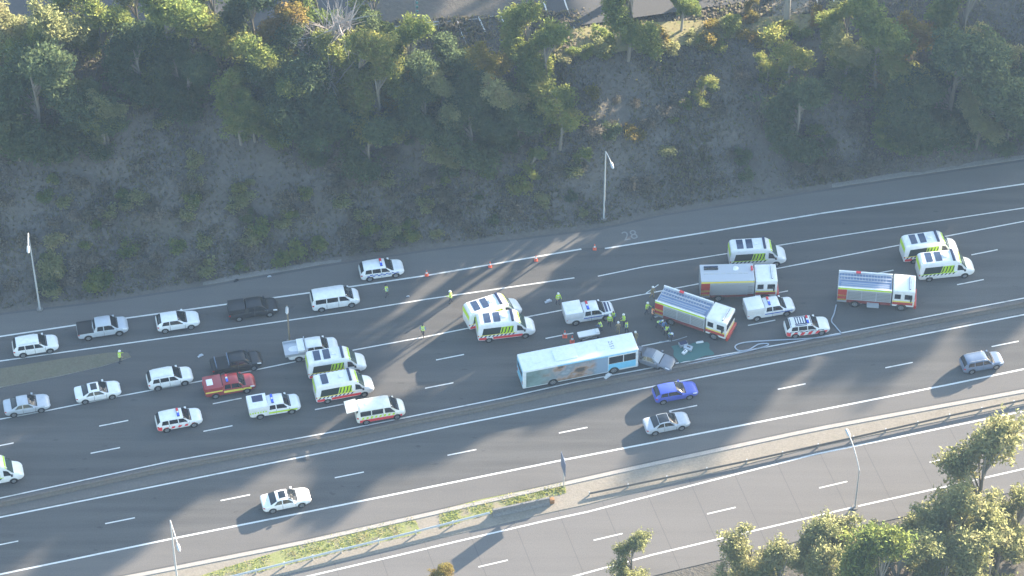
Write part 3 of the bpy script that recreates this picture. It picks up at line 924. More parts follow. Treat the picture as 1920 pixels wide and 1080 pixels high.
# sunlit patient transport van with its tailgate raised
r, s = van('sunlit white patient transport van with a red sill and raised tailgate, beside the median line', M['cream'], 'ambulance van'); r.name = 'transport_van'; r.scale = (1.0, 1.02, 1.08)
put(r, 712, 766, 13, 2.0)
m = MB(); m.box(-3.55, -2.35, -.82, .82, 2.0, 2.06, M['cream'], .02, rot=((-2.35, 0, 2.0), Matrix.Rotation(RAD(-6), 3, 'Y'))); m.build('tailgate', r)
for sd in (1, -1):
    m = MB(); s.pane(m, M['redtape'], .3, 4.7, 2.1, 3.2, sd, .014); m.build('red_stripe', r)
    m = MB()
    for k in range(8): s.pane(m, M['lime'], .5+k*.45, .72+k*.45, 3.4, 4.5, sd, .014, 2, 2, .62+k*.45, .84+k*.45)
    m.build('side_stripe', r)
m = MB(); s.across(m, M['reflect'], 1.0, 1.25, 7.7, off=.03); s.across(m, M['reflect'], 2.3, 2.5, 7.75, off=.03); m.build('roof_vent', r)

# moving cars on the near carriageway
r, s = hatch('bright blue hatchback driving past the bus in the lane beside the median', M['bluepaint']); r.scale = (1.08, 1, 1); put(r, 1266, 733, 14, 1.4)
r, s = sedan('silver sedan with a dark roof driving below the blue hatchback', M['silver'], roof=M['glass']); put(r, 1250, 791, 14.5, 1.4)
r, s = suv('grey blue wagon driving in the sunlit lane at the right edge', M['greyblue']); r.scale = (.95,)*3; put(r, 1841, 676, 14, 1.6)
r, s = sedan('white sedan with a black rear window driving alone in the near carriageway, lower left', M['white'], sunroof=True); r.scale = (1.05, 1.03, 1.05); put(r, 536, 935, 14.5, 1.45)

# --- fire engines
M['sillred'] = mat('dull_red_sill', (.2, .035, .03), .6)
def fire_engine(label, style):
    root = thing('fire_engine', label, 'fire engine')
    L, W = 8.1, 1.24
    x0, xc = -L/2, L/2-2.35
    m = MB(); m.box(x0+.1, L/2-.1, -1.05, 1.05, .45, .75, M['black'], .03); m.build('chassis', root)
    m = MB(); m.box(xc, L/2-.05, -W, W, .62, 3.02, M['white'], .14, 3); m.build('cab', root, smooth=40)
    m = MB(); m.box(L/2-.06, L/2-.03, -1.1, 1.1, 1.75, 2.62, M['glass'], .012); m.build('windscreen', root)
    for sd in (1, -1):
        for a, b in ((xc+.2, xc+.85), (xc+1.25, L/2-.3)):
            m = MB(); m.box(a, b, sd*W-.012, sd*W+.012, 1.8, 2.5, M['glass'], .008); m.build('side_window', root)
        m = MB(); m.box(xc+.02, L/2-.2, sd*W-.008, sd*W+.010, .95, 1.32, M['firered']); m.build('cab_stripe', root)
        m = MB(); m.box(xc+.02, L/2-.2, sd*W-.008, sd*W+.010, 1.34, 1.52, M['yellow']); m.build('cab_stripe', root)
        m = MB(); m.box(L/2-.5, L/2-.35, sd*(W+.05) if sd > 0 else -(W+.3), W+.3 if sd > 0 else -(W+.05), 1.7, 2.2, M['black'], .03); m.build('mirror', root)
    m = MB(); m.box(L/2-.05, L/2+.22, -W, W, .45, .95, M['firered'], .06); m.build('bumper', root, smooth=40)
    m = MB()
    for k in range(6): m.box(L/2-.06, L/2-.028, -1.2+k*.4, -1.0+k*.4, 1.0, 1.35, M['yellow'])
    m.build('front_marking', root)
    m = MB()
    for sd in (1, -1): m.box(L/2-.06, L/2-.02, sd*.95-.15, sd*.95+.15, 1.4, 1.6, M['lamp'], .01)
    m.build('headlight', root)
    # rear body with lockers
    zt = 2.95 if style != 'flat' else 3.15
    m = MB(); m.box(x0, xc-.12, -W, W, .7, zt-.35, M['alu'], .03)
    if style == 'flat': m.box(x0, xc-.12, -W, W, zt-.36, zt, M['alu'], .04)
    m.build('rear_body', root)
    for sd in (1, -1):
        if style != 'flat':
            m = MB(); m.box(x0, xc-.12, sd*(W-.16) if sd > 0 else -W, W if sd > 0 else -(W-.16), zt-.352, zt, M['white'], .02); m.build('roof_side_rail', root)
        m = MB(); m.box(x0+.03, xc-.15, sd*W-.01, sd*W+.012, zt-.28, zt-.08, M['lime' if style != 'flat' else 'yellow']); m.build('side_stripe', root)
        m = MB(); m.box(x0+.02, x0+.95, sd*W-.01, sd*W+.014, 1.0, zt-.32, M['firered'])
        m.box(x0+.02, x0+.95, sd*W-.01, sd*W+.018, 1.55, 1.8, M['yellow']); m.box(x0+.02, x0+.95, sd*W-.01, sd*W+.018, 1.0, 1.2, M['yellow']); m.build('rear_marking', root)
        for a in (0, 1, 2):
            xa = x0+1.05+a*1.52
            m = MB(); m.box(xa, xa+1.42, sd*W-.01, sd*W+.02, 1.15 if a != 0 else 1.3, zt-.4, M['shutter'], .008)
            for q in range(5): m.box(xa+.02, xa+1.40, sd*W+sd*.02-.004, sd*W+sd*.02+.004, 1.36+q*.22, 1.38+q*.22, M['black'])
            m.build('locker_shutter', root)
        m = MB(); m.box(x0+1.0, xc-.15, sd*W-.01, sd*W+.015, .72, 1.12, M['sillred']); m.build('sill_panel', root)
    m = MB()
    if style == 'flat':
        for k in range(8): m.box(x0+.35+k*.6, x0+.8+k*.6, -.2, -.05, zt+.001, zt+.03, M['steel'])
        m.box(x0+.4, x0+1.9, .45, .6, zt, zt+.14, M['black'], .03); m.box(x0+.4, x0+1.9, .75, .9, zt, zt+.14, M['glass_blue'], .03)
        m.build('roof_fittings', root)
        m = MB(); m.tube([(xc-2.0, .55, zt), (xc-2.0, .55, zt+.12), (xc-2.0, .55, zt+.22)], [.32, .3, .16], M['white'], 16); m.build('roof_dome', root, smooth=50)
        m = MB(); m.box(xc-.42, xc-.2, .2, .75, zt, zt+.2, M['redlamp'], .04); m.build('warning_lamp', root)
    else:
        m.box(x0+.1, xc-.2, -W+.18, W-.18, zt-.35, zt-.3, M['hoseblue']); m.build('roof_bed', root)
        m = MB()
        for k in range(5): m.tube([(x0+.3, -.85+k*.14, zt-.2), (xc-.4, -.85+k*.14, zt-.2)], .06, M['hoseblue' if k % 2 else 'hose'], 6)
        m.build('stowed_hose', root)
        m = MB()
        for y in (.0, .42, .5, .92): m.box(x0+.15, xc-.25, y-.03, y+.03, zt-.12, zt-.05, M['alu'])
        for k in range(16):
            for y in (.0, .5): m.box(x0+.3+k*.31, x0+.34+k*.31, y, y+.42, zt-.11, zt-.07, M['alu'])
        m.build('ladder', root)
        m = MB(); m.box(x0+1.8, x0+2.3, W-.35, W-.05, zt+.001, zt+.1, M['redlamp'], .03); m.build('roof_locker', root)
    light_bar(root, xc+1.75, 3.03, .95, 'lamp', 'lamp', dep=.08)
    for x in (x0+1.9, L/2-1.35):
        for sd in (1, -1): wheel(root, x, sd, W, .5, .32, .28)
    return root
r = fire_engine('fire engine turned across the lanes with hoses on its roof, beside the crash', 'hose'); put(r, 1303, 589, -25, 3.0)
r = fire_engine('fire engine with a plain flat grey roof and white dome, behind the angled fire engine', 'flat'); put(r, 1384, 530, 2, 3.1)
m = MB(); m.box(-3.0, .9, -1.31, -1.27, 1.1, 2.7, M['shutter'], .01); m.build('locker_door', r)
r = fire_engine('fire engine with a ladder on its roof standing alone, left of the two ambulances', 'ladder'); put(r, 1643, 545, -6, 3.0)
m = MB(); m.box(-.9, .35, -1.95, -1.27, .9, .96, M['shutter'], .01); m.build('folding_step', r)

# --- bus that has run over a car
def wrap_mat():
    m = mat('bus_advert', (.3, .4, .42), .4, .4)
    t = NT(m)
    co = t.n('ShaderNodeTexCoord').outputs['Object']
    mp = t.n('ShaderNodeMapping'); mp.inputs['Scale'].default_value = (.5, .2, .75); t.l(co, mp.inputs['Vector'])
    f = t.noise(mp.outputs[0], 1.1, 4, .5)
    a = t.ramp(f, [(.36, (.1, .085, .075)), (.44, (.34, .22, .15)), (.5, (.36, .32, .32)), (.58, (.2, .25, .29)), (.7, (.36, .42, .5))])
    sx = t.n('ShaderNodeSeparateXYZ'); t.l(co, sx.inputs[0])
    mr = t.n('ShaderNodeMapRange'); mr.inputs['From Min'].default_value = -4.6; mr.inputs['From Max'].default_value = -2.6
    t.l(sx.outputs[0], mr.inputs[0])
    x = t.mix(mr.outputs[0], t.ramp(f, [(.4, (.1, .16, .15)), (.6, (.2, .3, .3))]), a)
    mr2 = t.n('ShaderNodeMapRange'); mr2.inputs['From Min'].default_value = 1.3; mr2.inputs['From Max'].default_value = 1.8
    t.l(sx.outputs[0], mr2.inputs[0])
    x = t.mix(mr2.outputs[0], x, (.24, .34, .46))
    t.l(x, t.b.inputs['Base Color'])
    return m
M['advert'] = wrap_mat()
bus = thing('bus', 'long white roofed city bus with an advert on its side, stopped against a crushed car', 'bus')
BL, BW = 12.3, 1.25
m = MB(); m.box(-BL/2, BL/2, -BW, BW, .32, 3.05, M['buswhite'], .12, 3); m.build('body', bus, smooth=40)
m = MB(); m.box(-BL/2+.35, 2.9, -BW-.010, -BW+.01, .5, 2.78, M['advert']); m.build('side_advert', bus)
m = MB(); m.box(-BL/2+.3, BL/2-.3, BW-.01, BW+.010, 1.35, 2.6, M['glass']); m.build('side_window', bus)
m = MB(); m.box(2.95, 5.9, -BW-.010, -BW+.01, .6, 1.55, M['cyan']); m.build('side_panel', bus)
for a, b in ((3.0, 4.5), (4.6, 5.85)):
    m = MB(); m.box(a, b, -BW-.014, -BW+.01, 1.6, 2.62, M['glass']); m.build('side_window', bus)
m = MB(); m.box(-2.5, BL/2-.2, -BW-.012, -BW+.012, 2.8, 2.93, M['cyan']); m.build('roof_stripe', bus)
m = MB(); m.box(-BL/2-.012, -BL/2+.012, -1.12, 1.12, .55, 2.85, M['cyan']); m.build('rear_panel', bus)
m = MB(); m.box(-BL/2-.018, -BL/2, -.95, .95, 1.75, 2.5, M['glass_blue']); m.build('rear_window', bus)
m = MB()
for sd in (1, -1): m.box(-BL/2-.02, -BL/2, sd*1.0-.1, sd*1.0+.1, .8, 1.3, M['tail'])
m.build('tail_light', bus)
m = MB(); m.box(BL/2-.01, BL/2+.014, -1.1, 1.1, 1.1, 2.7, M['glass']); m.build('windscreen', bus)
m = MB(); m.box(BL/2-.05, BL/2+.1, -1.2, 1.2, .35, .75, M['grey'], .05); m.build('bumper', bus)
m = MB()
for sd in (1, -1):
    m.box(BL/2-.01, BL/2+.02, sd*.95-.15, sd*.95+.15, .8, 1.0, M['lamp'])
m.build('headlight', bus)
for x in (-BL/2+3.2, BL/2-2.6):
    for sd in (1, -1): wheel(bus, x, sd, BW, .5, .3, .28)
m = MB(); m.box(-4.9, -4.1, -.5, .5, 3.051, 3.09, M['buswhite'], .02); m.build('roof_hatch', bus)
m = MB(); m.box(2.0, 2.8, -.45, .45, 3.051, 3.085, M['buswhite'], .02); m.build('roof_hatch', bus)
m = MB(); m.box(-2.6, -.2, -.8, .8, 3.051, 3.16, M['buswhite'], .06); m.build('air_conditioner', bus, smooth=40)
text_obj('roof_number', '2551', .62, M['grey'], bus, (3.55, 0, 3.056), (0, 0, RAD(-90)))
m = MB()
for sd in (1, -1): m.tube([(BL/2-.1, sd*1.2, 2.8), (BL/2+.25, sd*1.4, 2.75), (BL/2+.25, sd*1.4, 2.5)], .04, M['black'], 6); m.box(BL/2+.2, BL/2+.3, sd*1.4-.12, sd*1.4+.12, 2.1, 2.5, M['black'], .03)
m.build('mirror', bus)
put(bus, 1083, 678, 14.5, 3.0)

# crushed grey car ahead of the bus
r, s = sedan('crumpled grey blue sedan wedged under the front corner of the bus', M['grey']); r.name = 'crashed_car'
put(r, 1224, 671, -24, 1.35)
bo = [c for c in r.children if c.name.startswith('body')][0]
for v in bo.data.vertices:
    c = v.co
    k = max(0, (-c.x-.2)/2.2)
    n = mn.noise(c*2.2)
    c.z -= k*max(0, c.z-.5)*.3; c.y += k*n*.08; c.x += k*.25+.02*n
    if c.x > 1.5: c.z += .05*n
for ch in list(r.children):
    if ch.name.startswith(('rear_window', 'tail_light')): bpy.data.objects.remove(ch)
    elif ch.name.startswith('side_window') :
        for v in ch.data.vertices:
            k = max(0, (-v.co.x-.2)/2.2); v.co.z -= k*max(0, v.co.z-.5)*.3; v.co.x += k*.25
for ch in r.children:
    if ch.name.startswith('windscreen'):
        ch.data.materials.clear(); ch.data.materials.append(mat('shattered_glass', (.3, .34, .38), .4))
# ------------------------------------------------------------------ people
def person_proto(pose, torso, legs, vest=None, hat='helmet', hatm=None):
    """one continuous skinned body; vest, hat and face are children"""
    lean, stride, arm = pose
    V, E, R = [], [], []
    def add(p, r, parent=None):
        V.append(p); R.append(r if isinstance(r, tuple) else (r, r))
        if parent is not None: E.append((parent, len(V)-1))
        return len(V)-1
    def up(x, y, z):                      # lean the upper body forward about the hips
        dz = z-.95
        return (x+math.sin(lean)*dz, y, .95+math.cos(lean)*dz+(0 if lean < .3 else -.02))
    pel = add((0, 0, .95), (.12, .15))
    bel = add(up(0, 0, 1.13), (.11, .14), pel)
    ch = add(up(.01, 0, 1.34), (.115, .16), bel)
    nk = add(up(0, 0, 1.5), .055, ch)
    hb = add(up(.03, 0, 1.585), (.075, .07), nk)
    hm = add(up(.035, 0, 1.66), (.095, .08), hb)
    add(up(.02, 0, 1.74), (.075, .07), hm)
    add(up(.135, 0, 1.645), .012, hm)     # nose
    for sd in (1, -1):
        st = stride*sd
        hip = add((0.0, sd*.1, .88), (.085, .085), pel)
        kn = add((.04+st*.22, sd*.11, .5), .058, hip)
        an = add((-.02+st*.34-(.1 if st < 0 else 0), sd*.11, .1+(.05 if st < -.3 else 0)), .043, kn)
        add((.15+st*.36-(.1 if st < 0 else 0), sd*.13, .045), (.045, .035), an)
        sh = add(up(0, sd*.19, 1.42), .058, ch)
        a = arm if sd > 0 else arm*.4
        el = add(up(-.03+a*.12-st*.1, sd*.27, 1.14), .042, sh)
        w = el and add(up(.04+a*.32-st*.2, sd*(.26-.08*a), .93+a*.22), .028, el)
        x, y, z = V[w]
        dx, dz = (.06+.03*a), -.06+.07*a
        pm = add((x+dx*.7, y, z+dz), (.038, .02), w)
        for k in range(4):                # four fingers of unequal length, bent at the knuckle
            ln = (.055, .064, .06, .046)[k]
            f1 = add((x+dx*.95+.012*k-.018, y-sd*.006, z+dz-.035), .0095, pm)
            add((x+dx*.95+.012*k-.004, y-sd*.022, z+dz-.035-ln*.8), .0085, f1)
        t1 = add((x+dx*.7+.035, y-sd*.01, z+dz+.002), .0105, pm)
        add((x+dx*.7+.055, y-sd*.02, z+dz-.03), .009, t1)
    me = bpy.data.meshes.new('body'); me.from_pydata(V, E, [])
    o = bpy.data.objects.new('body', me); COL.objects.link(o)
    o.modifiers.new('skin', 'SKIN').use_smooth_shade = True
    for k, d in enumerate(me.skin_vertices[0].data):
        d.radius = R[k]; d.use_root = (k == 0)
    s = o.modifiers.new('sub', 'SUBSURF'); s.levels = 1; s.render_levels = 1
    dg = bpy.context.evaluated_depsgraph_get(); dg.update()
    body = bpy.data.meshes.new_from_object(o.evaluated_get(dg))
    bpy.data.objects.remove(o)
    body.materials.clear()
    for q in ('skin', torso, legs, 'boot'): body.materials.append(M[q])
    c, s_ = math.cos(lean), math.sin(lean)
    for p in body.polygons:
        z = p.center.z; x = p.center.x
        hz = (z-.95)*c+(x)*s_+.95          # height along the leaning torso
        hand = abs(p.center.y) > .15 and hz < 1.0+.22*arm and .6 < z and hz < .95+.2*arm
        p.material_index = 3 if z < .13 else 2 if z < .93 else 0 if (hz > 1.5 or hand) else 1
        if hand and abs(p.center.y) > .2: p.material_index = 0
    root = thing('person', None, None)
    root.name = 'person'
    b = bpy.data.objects.new('body', body); COL.objects.link(b); b.parent = root
    def ringz(z, rx, ry, n=14, cx=0.0):
        return [Vector(up(cx+rx*math.cos(t), ry*math.sin(t), z)) for t in [2*math.pi*q/n for q in range(n)]]
    if vest:
        m = MB(); prof = [(.9, .15, .185), (1.0, .148, .18), (1.02, .15, .182), (1.09, .149, .181), (1.1, .147, .18), (1.28, .15, .2), (1.3, .152, .204), (1.37, .15, .206), (1.385, .148, .205), (1.47, .1, .17), (1.5, .07, .1)]
        rows = [ringz(z, a, c_) for z, a, c_ in prof]
        for k in range(len(rows)-1):
            m.grid([rows[k], rows[k+1]], M['reflect'] if prof[k][0] in (1.02, 1.3) else M[vest], True)
        m.build('vest', root, smooth=60)
    m = MB(); cx = .03
    if hat == 'helmet':
        prof = [(1.69, .15, .125), (1.70, .125, .115), (1.77, .11, .1), (1.81, .07, .065), (1.825, .01, .01)]
        m.grid([ringz(z, a, b_, 14, cx) for z, a, b_ in prof], M[hatm or 'helmet'], True); nm = 'helmet'
    elif hat == 'cap':
        prof = [(1.69, .112, .095), (1.75, .125, .11), (1.775, .11, .1), (1.78, .01, .01)]
        m.grid([ringz(z, a, b_, 14, cx) for z, a, b_ in prof], M[hatm or 'trousers'], True)
        m.poly([Vector(up(.12, -.07, 1.695)), Vector(up(.2, -.045, 1.68)), Vector(up(.2, .045, 1.68)), Vector(up(.12, .07, 1.695))], M['black']); nm = 'cap'
    else:
        prof = [(1.6, .1, .086), (1.68, .11, .094), (1.76, .095, .085), (1.785, .01, .01)]
        m.grid([ringz(z, a, b_, 14, cx-.025) for z, a, b_ in prof], M['hair'], True); nm = 'hair'
    m.build(nm, root, smooth=60)
    m = MB()
    for sd in (1, -1): m.box(*[v for p in [(up(.115, sd*.03, 1.67))] for v in (p[0]-.008, p[0]+.008, p[1]-.013, p[1]+.013, p[2]-.006, p[2]+.006)], M['black'])
    p = up(.115, 0, 1.6); m.box(p[0]-.008, p[0]+.006, -.025, .025, p[2]-.005, p[2]+.005, M['redpaint'])
    m.build('face', root)
    return root

PR = {
 'police': person_proto((.04, .3, .3), 'shirt', 'trousers', 'hivis', 'cap'),
 'worker': person_proto((.05, .15, 1.0), 'hivis', 'trousers', 'hivis', 'helmet'),
 'medic': person_proto((.3, .2, 1.2), 'shirt', 'trousers', 'hivis', 'hair'),
 'fire': person_proto((.06, .35, .6), 'tan', 'tan', None, 'helmet', 'helmet'),
 'bend': person_proto((.75, .4, 1.3), 'shirt', 'trousers', 'hivis', 'helmet'),
 'orange': person_proto((.05, .3, .5), 'trousers', 'trousers', 'hivis_orange', 'hair'),
 'blue': person_proto((.12, .25, .9), 'shirt', 'trousers', None, 'hair'),
}
used = set()
def person(kind, px, py, rot, label, group=None):
    r = PR[kind]
    if kind in used: r = copy_tree(r)
    used.add(kind)
    p = gp(px, py, .95)
    r.location = (p.x, p.y, 0.02); r.rotation_euler = (0, 0, RAD(rot)); r.scale = (1.06,)*3
    tag(r, label, 'person', group)
G = 'rescue workers at the crash'
person('police', 725, 545, 200, 'officer in a yellow hi-vis vest standing just ahead of the white people mover van')
person('worker', 845, 557, 170, 'worker in a yellow hi-vis vest alone on the ramp line, left of the angled ambulance')
person('police', 793, 619, 250, 'officer in a hi-vis vest alone on the lane line between the two ambulance groups')
person('worker', 224, 669, 20, 'person in a yellow hi-vis vest standing at the tip of the grass island')
person('worker', 1046, 560, -60, 'hi-vis worker at the rear corner of the police box ute near the bus', G)
person('worker', 1143, 601, -80, 'worker in bright lime vest closest to the front wheel of the police box ute', G)
person('medic', 1151, 592, -110, 'worker in lime vest leaning at the bonnet of the police box ute', G)
person('worker', 1170, 600, 200, 'hi-vis worker farthest right in the group between police box ute and bus', G)
person('police', 1175, 613, 170, 'hi-vis worker in the group above the bus, nearest to the fire engine', G)
person('fire', 1159, 616, 90, 'rescuer in tan clothing in the group just above the bus roof', G)
person('medic', 1127, 611, 190, 'medic in a pale hi-vis vest bending at the head of the stretcher', G)
person('fire', 1191, 632, -90, 'firefighter in tan standing at the front corner of the bus', G)
person('police', 1188, 677, 60, 'officer in a bright hi-vis vest beside the front side window of the bus', G)
person('worker', 1213, 578, -30, 'hi-vis worker standing farthest left behind the angled fire engine', G)
person('fire', 1223, 548, -50, 'firefighter in tan holding a pale pole behind the angled fire engine', G)
person('worker', 1237, 567, -60, 'hi-vis worker touching the rear of the angled fire engine', G)
person('orange', 1224, 587, 10, 'person in an orange vest at the tail of the angled fire engine', G)
person('bend', 1235, 604, -40, 'hi-vis worker bending beside the lockers of the angled fire engine, farthest from the tarp', G)
person('blue', 1244, 611, -50, 'person in a blue shirt in the row beside the angled fire engine', G)
person('medic', 1249, 618, -60, 'medic in hi-vis in the middle of the row beside the angled fire engine', G)
person('bend', 1256, 626, -70, 'bending hi-vis medic at the edge of the green tarp', G)
for k in PR:
    if k not in used: print('unused', k)
m = MB(); p = gp(1221, 545, 1.2)
m.tube([(p.x-.55, p.y-.1, .9), (p.x+.75, p.y+.35, 1.75)], .045, M['reflect'], 6)
tag(m.build('rescue_pole'), 'pale pole held up by the firefighter behind the angled fire engine', 'pole')

# ------------------------------------------------------------------ small things on the road
def cone(px, py, label, group='traffic cones', s=1.0):
    r = thing('traffic_cone', label, 'traffic cone', group=group)
    m = MB(); m.box(-.2, .2, -.2, .2, 0, .04, M['orange'], .015); m.build('base', r)
    m = MB(); m.tube([(0, 0, .04), (0, 0, .32)], [.15, .105], M['orange'], 14, False)
    m.tube([(0, 0, .52), (0, 0, .78)], [.07, .03], M['orange'], 14, True); m.build('shaft', r, smooth=50)
    m = MB(); m.tube([(0, 0, .32), (0, 0, .52)], [.107, .072], M['conewhite'], 14, False); m.build('reflective_band', r, smooth=50)
    p = gp(px, py, .35); r.location = (p.x, p.y, .015); r.scale = (s,)*3
cone(800, 512, 'orange traffic cone on the edge line just right of the lone police wagon')
cone(919, 496, 'orange traffic cone on the edge line above the angled sunlit ambulance')
cone(1005, 484, 'orange traffic cone third along the edge line, left of the gap in it')
cone(1115, 463, 'orange traffic cone standing in the gap of the edge line near the painted numerals')
cone(1059, 627, 'orange traffic cone left of the stretcher, farther from the bus', s=1.25)
cone(1073, 637, 'orange traffic cone left of the stretcher, almost touching the bus roof line', s=1.25)
st = thing('stretcher', 'ambulance stretcher with white linen standing beside the bus', 'stretcher')
m = MB()
for sd in (1, -1):
    m.tube([(-1.0, sd*.28, .5), (1.0, sd*.28, .5)], .025, M['steel'], 6)
    m.tube([(-.8, sd*.28, .12), (.6, sd*.26, .5)], .02, M['steel'], 6); m.tube([(.8, sd*.28, .12), (-.6, sd*.26, .5)], .02, M['steel'], 6)
m.build('frame', st)
m = MB(); m.box(-1.05, 1.0, -.36, .36, .54, .7, M['linen'], .06, 3); m.box(.62, .98, -.26, .26, .69, .8, M['linen'], .05, 3); m.build('mattress', st, smooth=50)
for x in (-.8, .8):
    for sd in (1, -1):
        m = MB(); m.disc((x, sd*.28, .12), .1, (0, 1, 0), .05, M['tyre'], 12); m.build('wheel', st)
p = gp(1104, 627, .5); st.location = (p.x, p.y, 0); st.rotation_euler = (0, 0, RAD(15)); st.scale = (1.12,)*3
# green tarp
m = MB(); c = [gp(1258, 650), gp(1326, 640), gp(1338, 664), gp(1272, 682)]
rows = []
for j in range(13):
    row = []
    for i in range(17):
        u, v = i/16, j/12
        q = (c[0]*(1-u)+c[1]*u)*(1-v)+(c[3]*(1-u)+c[2]*u)*v
        row.append((q.x+.12*math.sin(v*9), q.y+.1*math.sin(u*11), .02+.05*abs(mn.noise(Vector((q.x*1.3, q.y*1.3, 2))))))
    rows.append(row)
m.grid(rows[::-1], M['tarp'])
tag(m.build('tarpaulin', smooth=60), 'dull green tarpaulin spread on the road between fire engine and median', 'tarp')
def kit(name, px, py, rot, label, cat, boxes):
    r = thing(name, label, cat)
    for part, b, mt in boxes:
        m = MB(); m.box(*b, M[mt], .05); m.build(part, r, smooth=40)
    p = gp(px, py, .15); r.location = (p.x, p.y, .06); r.rotation_euler = (0, 0, RAD(rot))
kit('equipment_bag', 1281, 646, 20, 'pale rescue equipment case with dark lid, upper one on the green tarp', 'case', [('case', (-.45, .45, -.3, .3, 0, .35), 'alu'), ('lid', (-.4, .4, -.25, .25, .351, .42), 'navy')])
kit('equipment_bag', 1291, 653, -25, 'pale rescue equipment case on the green tarp, right of the others', 'case', [('case', (-.5, .4, -.3, .3, 0, .3), 'silver'), ('handle', (-.2, .2, -.05, .05, .301, .36), 'black')])
kit('equipment_bag', 1284, 660, 50, 'small pale kit bag on the green tarp, lowest of three', 'bag', [('case', (-.35, .3, -.18, .18, 0, .22), 'linen'), ('handle', (-.12, .12, -.03, .03, .221, .27), 'black')])
kit('folded_sheet', 1312, 641, 10, 'small folded white sheet on the far edge of the green tarp', 'sheet', [('fold', (-.4, .4, -.12, .12, 0, .08), 'linen'), ('upper_fold', (-.3, .35, -.09, .09, .081, .13), 'linen')])
# hoses
def hose(px, label, r=.07):
    pts = [gp(a, b, .05) for a, b in px]
    out = []
    for k in range(len(pts)-1):
        p0, p1, p2, p3 = pts[max(k-1, 0)], pts[k], pts[k+1], pts[min(k+2, len(pts)-1)]
        for q in range(8):
            t = q/8
            out.append(.5*((2*p1)+(-p0+p2)*t+(2*p0-5*p1+4*p2-p3)*t*t+(-p0+3*p1-3*p2+p3)*t**3))
    out.append(pts[-1])
    out = [Vector((p.x, p.y, r+.02)) for p in out]
    m = MB(); m.tube(out, r, M['hose'], 7)
    tag(m.build('fire_hose', smooth=60), label, 'hose')
hose([(1568, 572), (1564, 588), (1559, 602), (1566, 612), (1577, 625)], 'grey fire hose dropping from the lone ladder fire engine to the median line')
hose([(1577, 627), (1530, 634), (1480, 637), (1410, 641), (1386, 645), (1378, 651), (1386, 658), (1404, 656), (1422, 646), (1440, 645), (1432, 651), (1380, 664), (1330, 675), (1278, 687)], 'grey fire hose looped on the road along the median line')
hose([(1236, 641), (1260, 639), (1288, 631)], 'thin pale line lying on the road above the green tarp', .035)
def scrap(name, px, py, label, cat, mt, s, z0=0.0):
    m = MB(); rng = random.Random(px); s *= .72
    m.box(-.5*s, .5*s, -.18*s, .18*s, .0, .1*s, M[mt], .03)
    m.box(-.2*s, .35*s, -.1*s, .25*s, .101*s, .2*s, M[mt], .02)
    o = m.build(name); p = gp(px, py); o.location = (p.x, p.y, max(0.02, terrain(p.x, p.y))+.01+z0); o.rotation_euler = (0, 0, rng.uniform(.1, .8))
    tag(o, label, cat)
scrap('tyre_debris', 443, 527, 'dark lump of debris on the shoulder above the black queue ute', 'debris', 'tyre', .8)
scrap('debris', 505, 519, 'pale scrap lying on the shoulder right of the dark lump', 'debris', 'alu', .6)
scrap('debris', 376, 668, 'pale scrap on the road between the ramp and the white wagon', 'debris', 'alu', .9)
scrap('debris', 1140, 706, 'white broken panel lying by the front wheel of the bus', 'debris', 'linen', 1.3)
scrap('debris', 1116, 625, 'dark bag beside the foot of the stretcher', 'bag', 'navy', .6)
scrap('debris', 765, 556, 'pale scrap on the sunlit ramp right of the officer', 'debris', 'alu', .5)
scrap('debris', 1028, 566, 'pale sheet of metal left of the police box ute', 'debris', 'alu', 1.1)

# ------------------------------------------------------------------ lamp posts, signs, barriers
def lamp_post(px, py, H, arm, label, lean=(0, 0), matn='polewhite', base=True):
    p = gp(px, py)
    z = max(0.0, terrain(p.x, p.y))
    r = thing('street_lamp', label, 'street lamp', (p.x, p.y, z))
    m = MB(); m.tube([(0, 0, .1), (0, 0, H*.5), (lean[0], lean[1], H)], [.1, .085, .06], M[matn], 10); m.build('pole', r, smooth=60)
    m = MB(); m.tube([(0, 0, 0), (0, 0, .15)], .35, M['drain'], 10)
    m.build('base', r)
    ax, ay, az = arm
    m = MB(); n = 6
    pts = [(lean[0]+ax*t, lean[1]+ay*t, H+az*(1-(1-t)**2)) for t in [k/n for k in range(n+1)]]
    m.tube(pts, .055, M[matn], 8); m.build('arm', r, smooth=60)
    m = MB(); e = Vector(pts[-1]); d = Vector((ax, ay, 0)).normalized(); pz = Vector((-d.y, d.x, 0))
    m.tube([e-d*.1, e+d*.1, e+d*.75, e+d*.95], [.07, .17, .17, .06], M['steel'], 8); m.build('lamp_head', r, smooth=60)
    return r
lamp_post(1132, 412, 10.2, (.5, -2.0, .35), 'grey street lamp at the foot of the bank above the painted numerals')
lamp_post(75, 581, 11.6, (.25, -2.2, .35), 'grey street lamp at the foot of the bank near the left edge')
lamp_post(333, 1092, 9.6, (.95, -3.2, .4), 'pale street lamp with its arm over the shoulder, bottom left by the grass')
lamp_post(1603, 952, 5.8, (-.9, 3.1, 1.6), 'pale curved street lamp on the lower road beside the bottom right trees')
lamp_post(543, 641, 5.6, (0.02, -.35, .1), 'thin brown pole on the ramp nose behind the tray-back ute', matn='polebrown')
for k, (px, py, h) in enumerate([(1023, 372, 8.0), (1128, 60, 9)]): pass
# road sign seen edge-on
p = gp(1057, 913)
r = thing('road_sign', 'road sign seen edge-on at the tip of the grassy verge', 'road sign', (p.x, p.y, .06), RAD(14))
m = MB(); m.tube([(0, 0, 0), (0, 0, 4.4)], .06, M['steel'], 8); m.build('post', r)
m = MB(); m.box(-.02-.09, .02-.09, -.85, .85, 2.5, 4.5, M['signback'], .008); m.build('panel', r)
m = MB(); m.box(-.135, -.114, -.78, .78, 2.58, 4.42, M['signgreen']); m.build('sign_face', r)

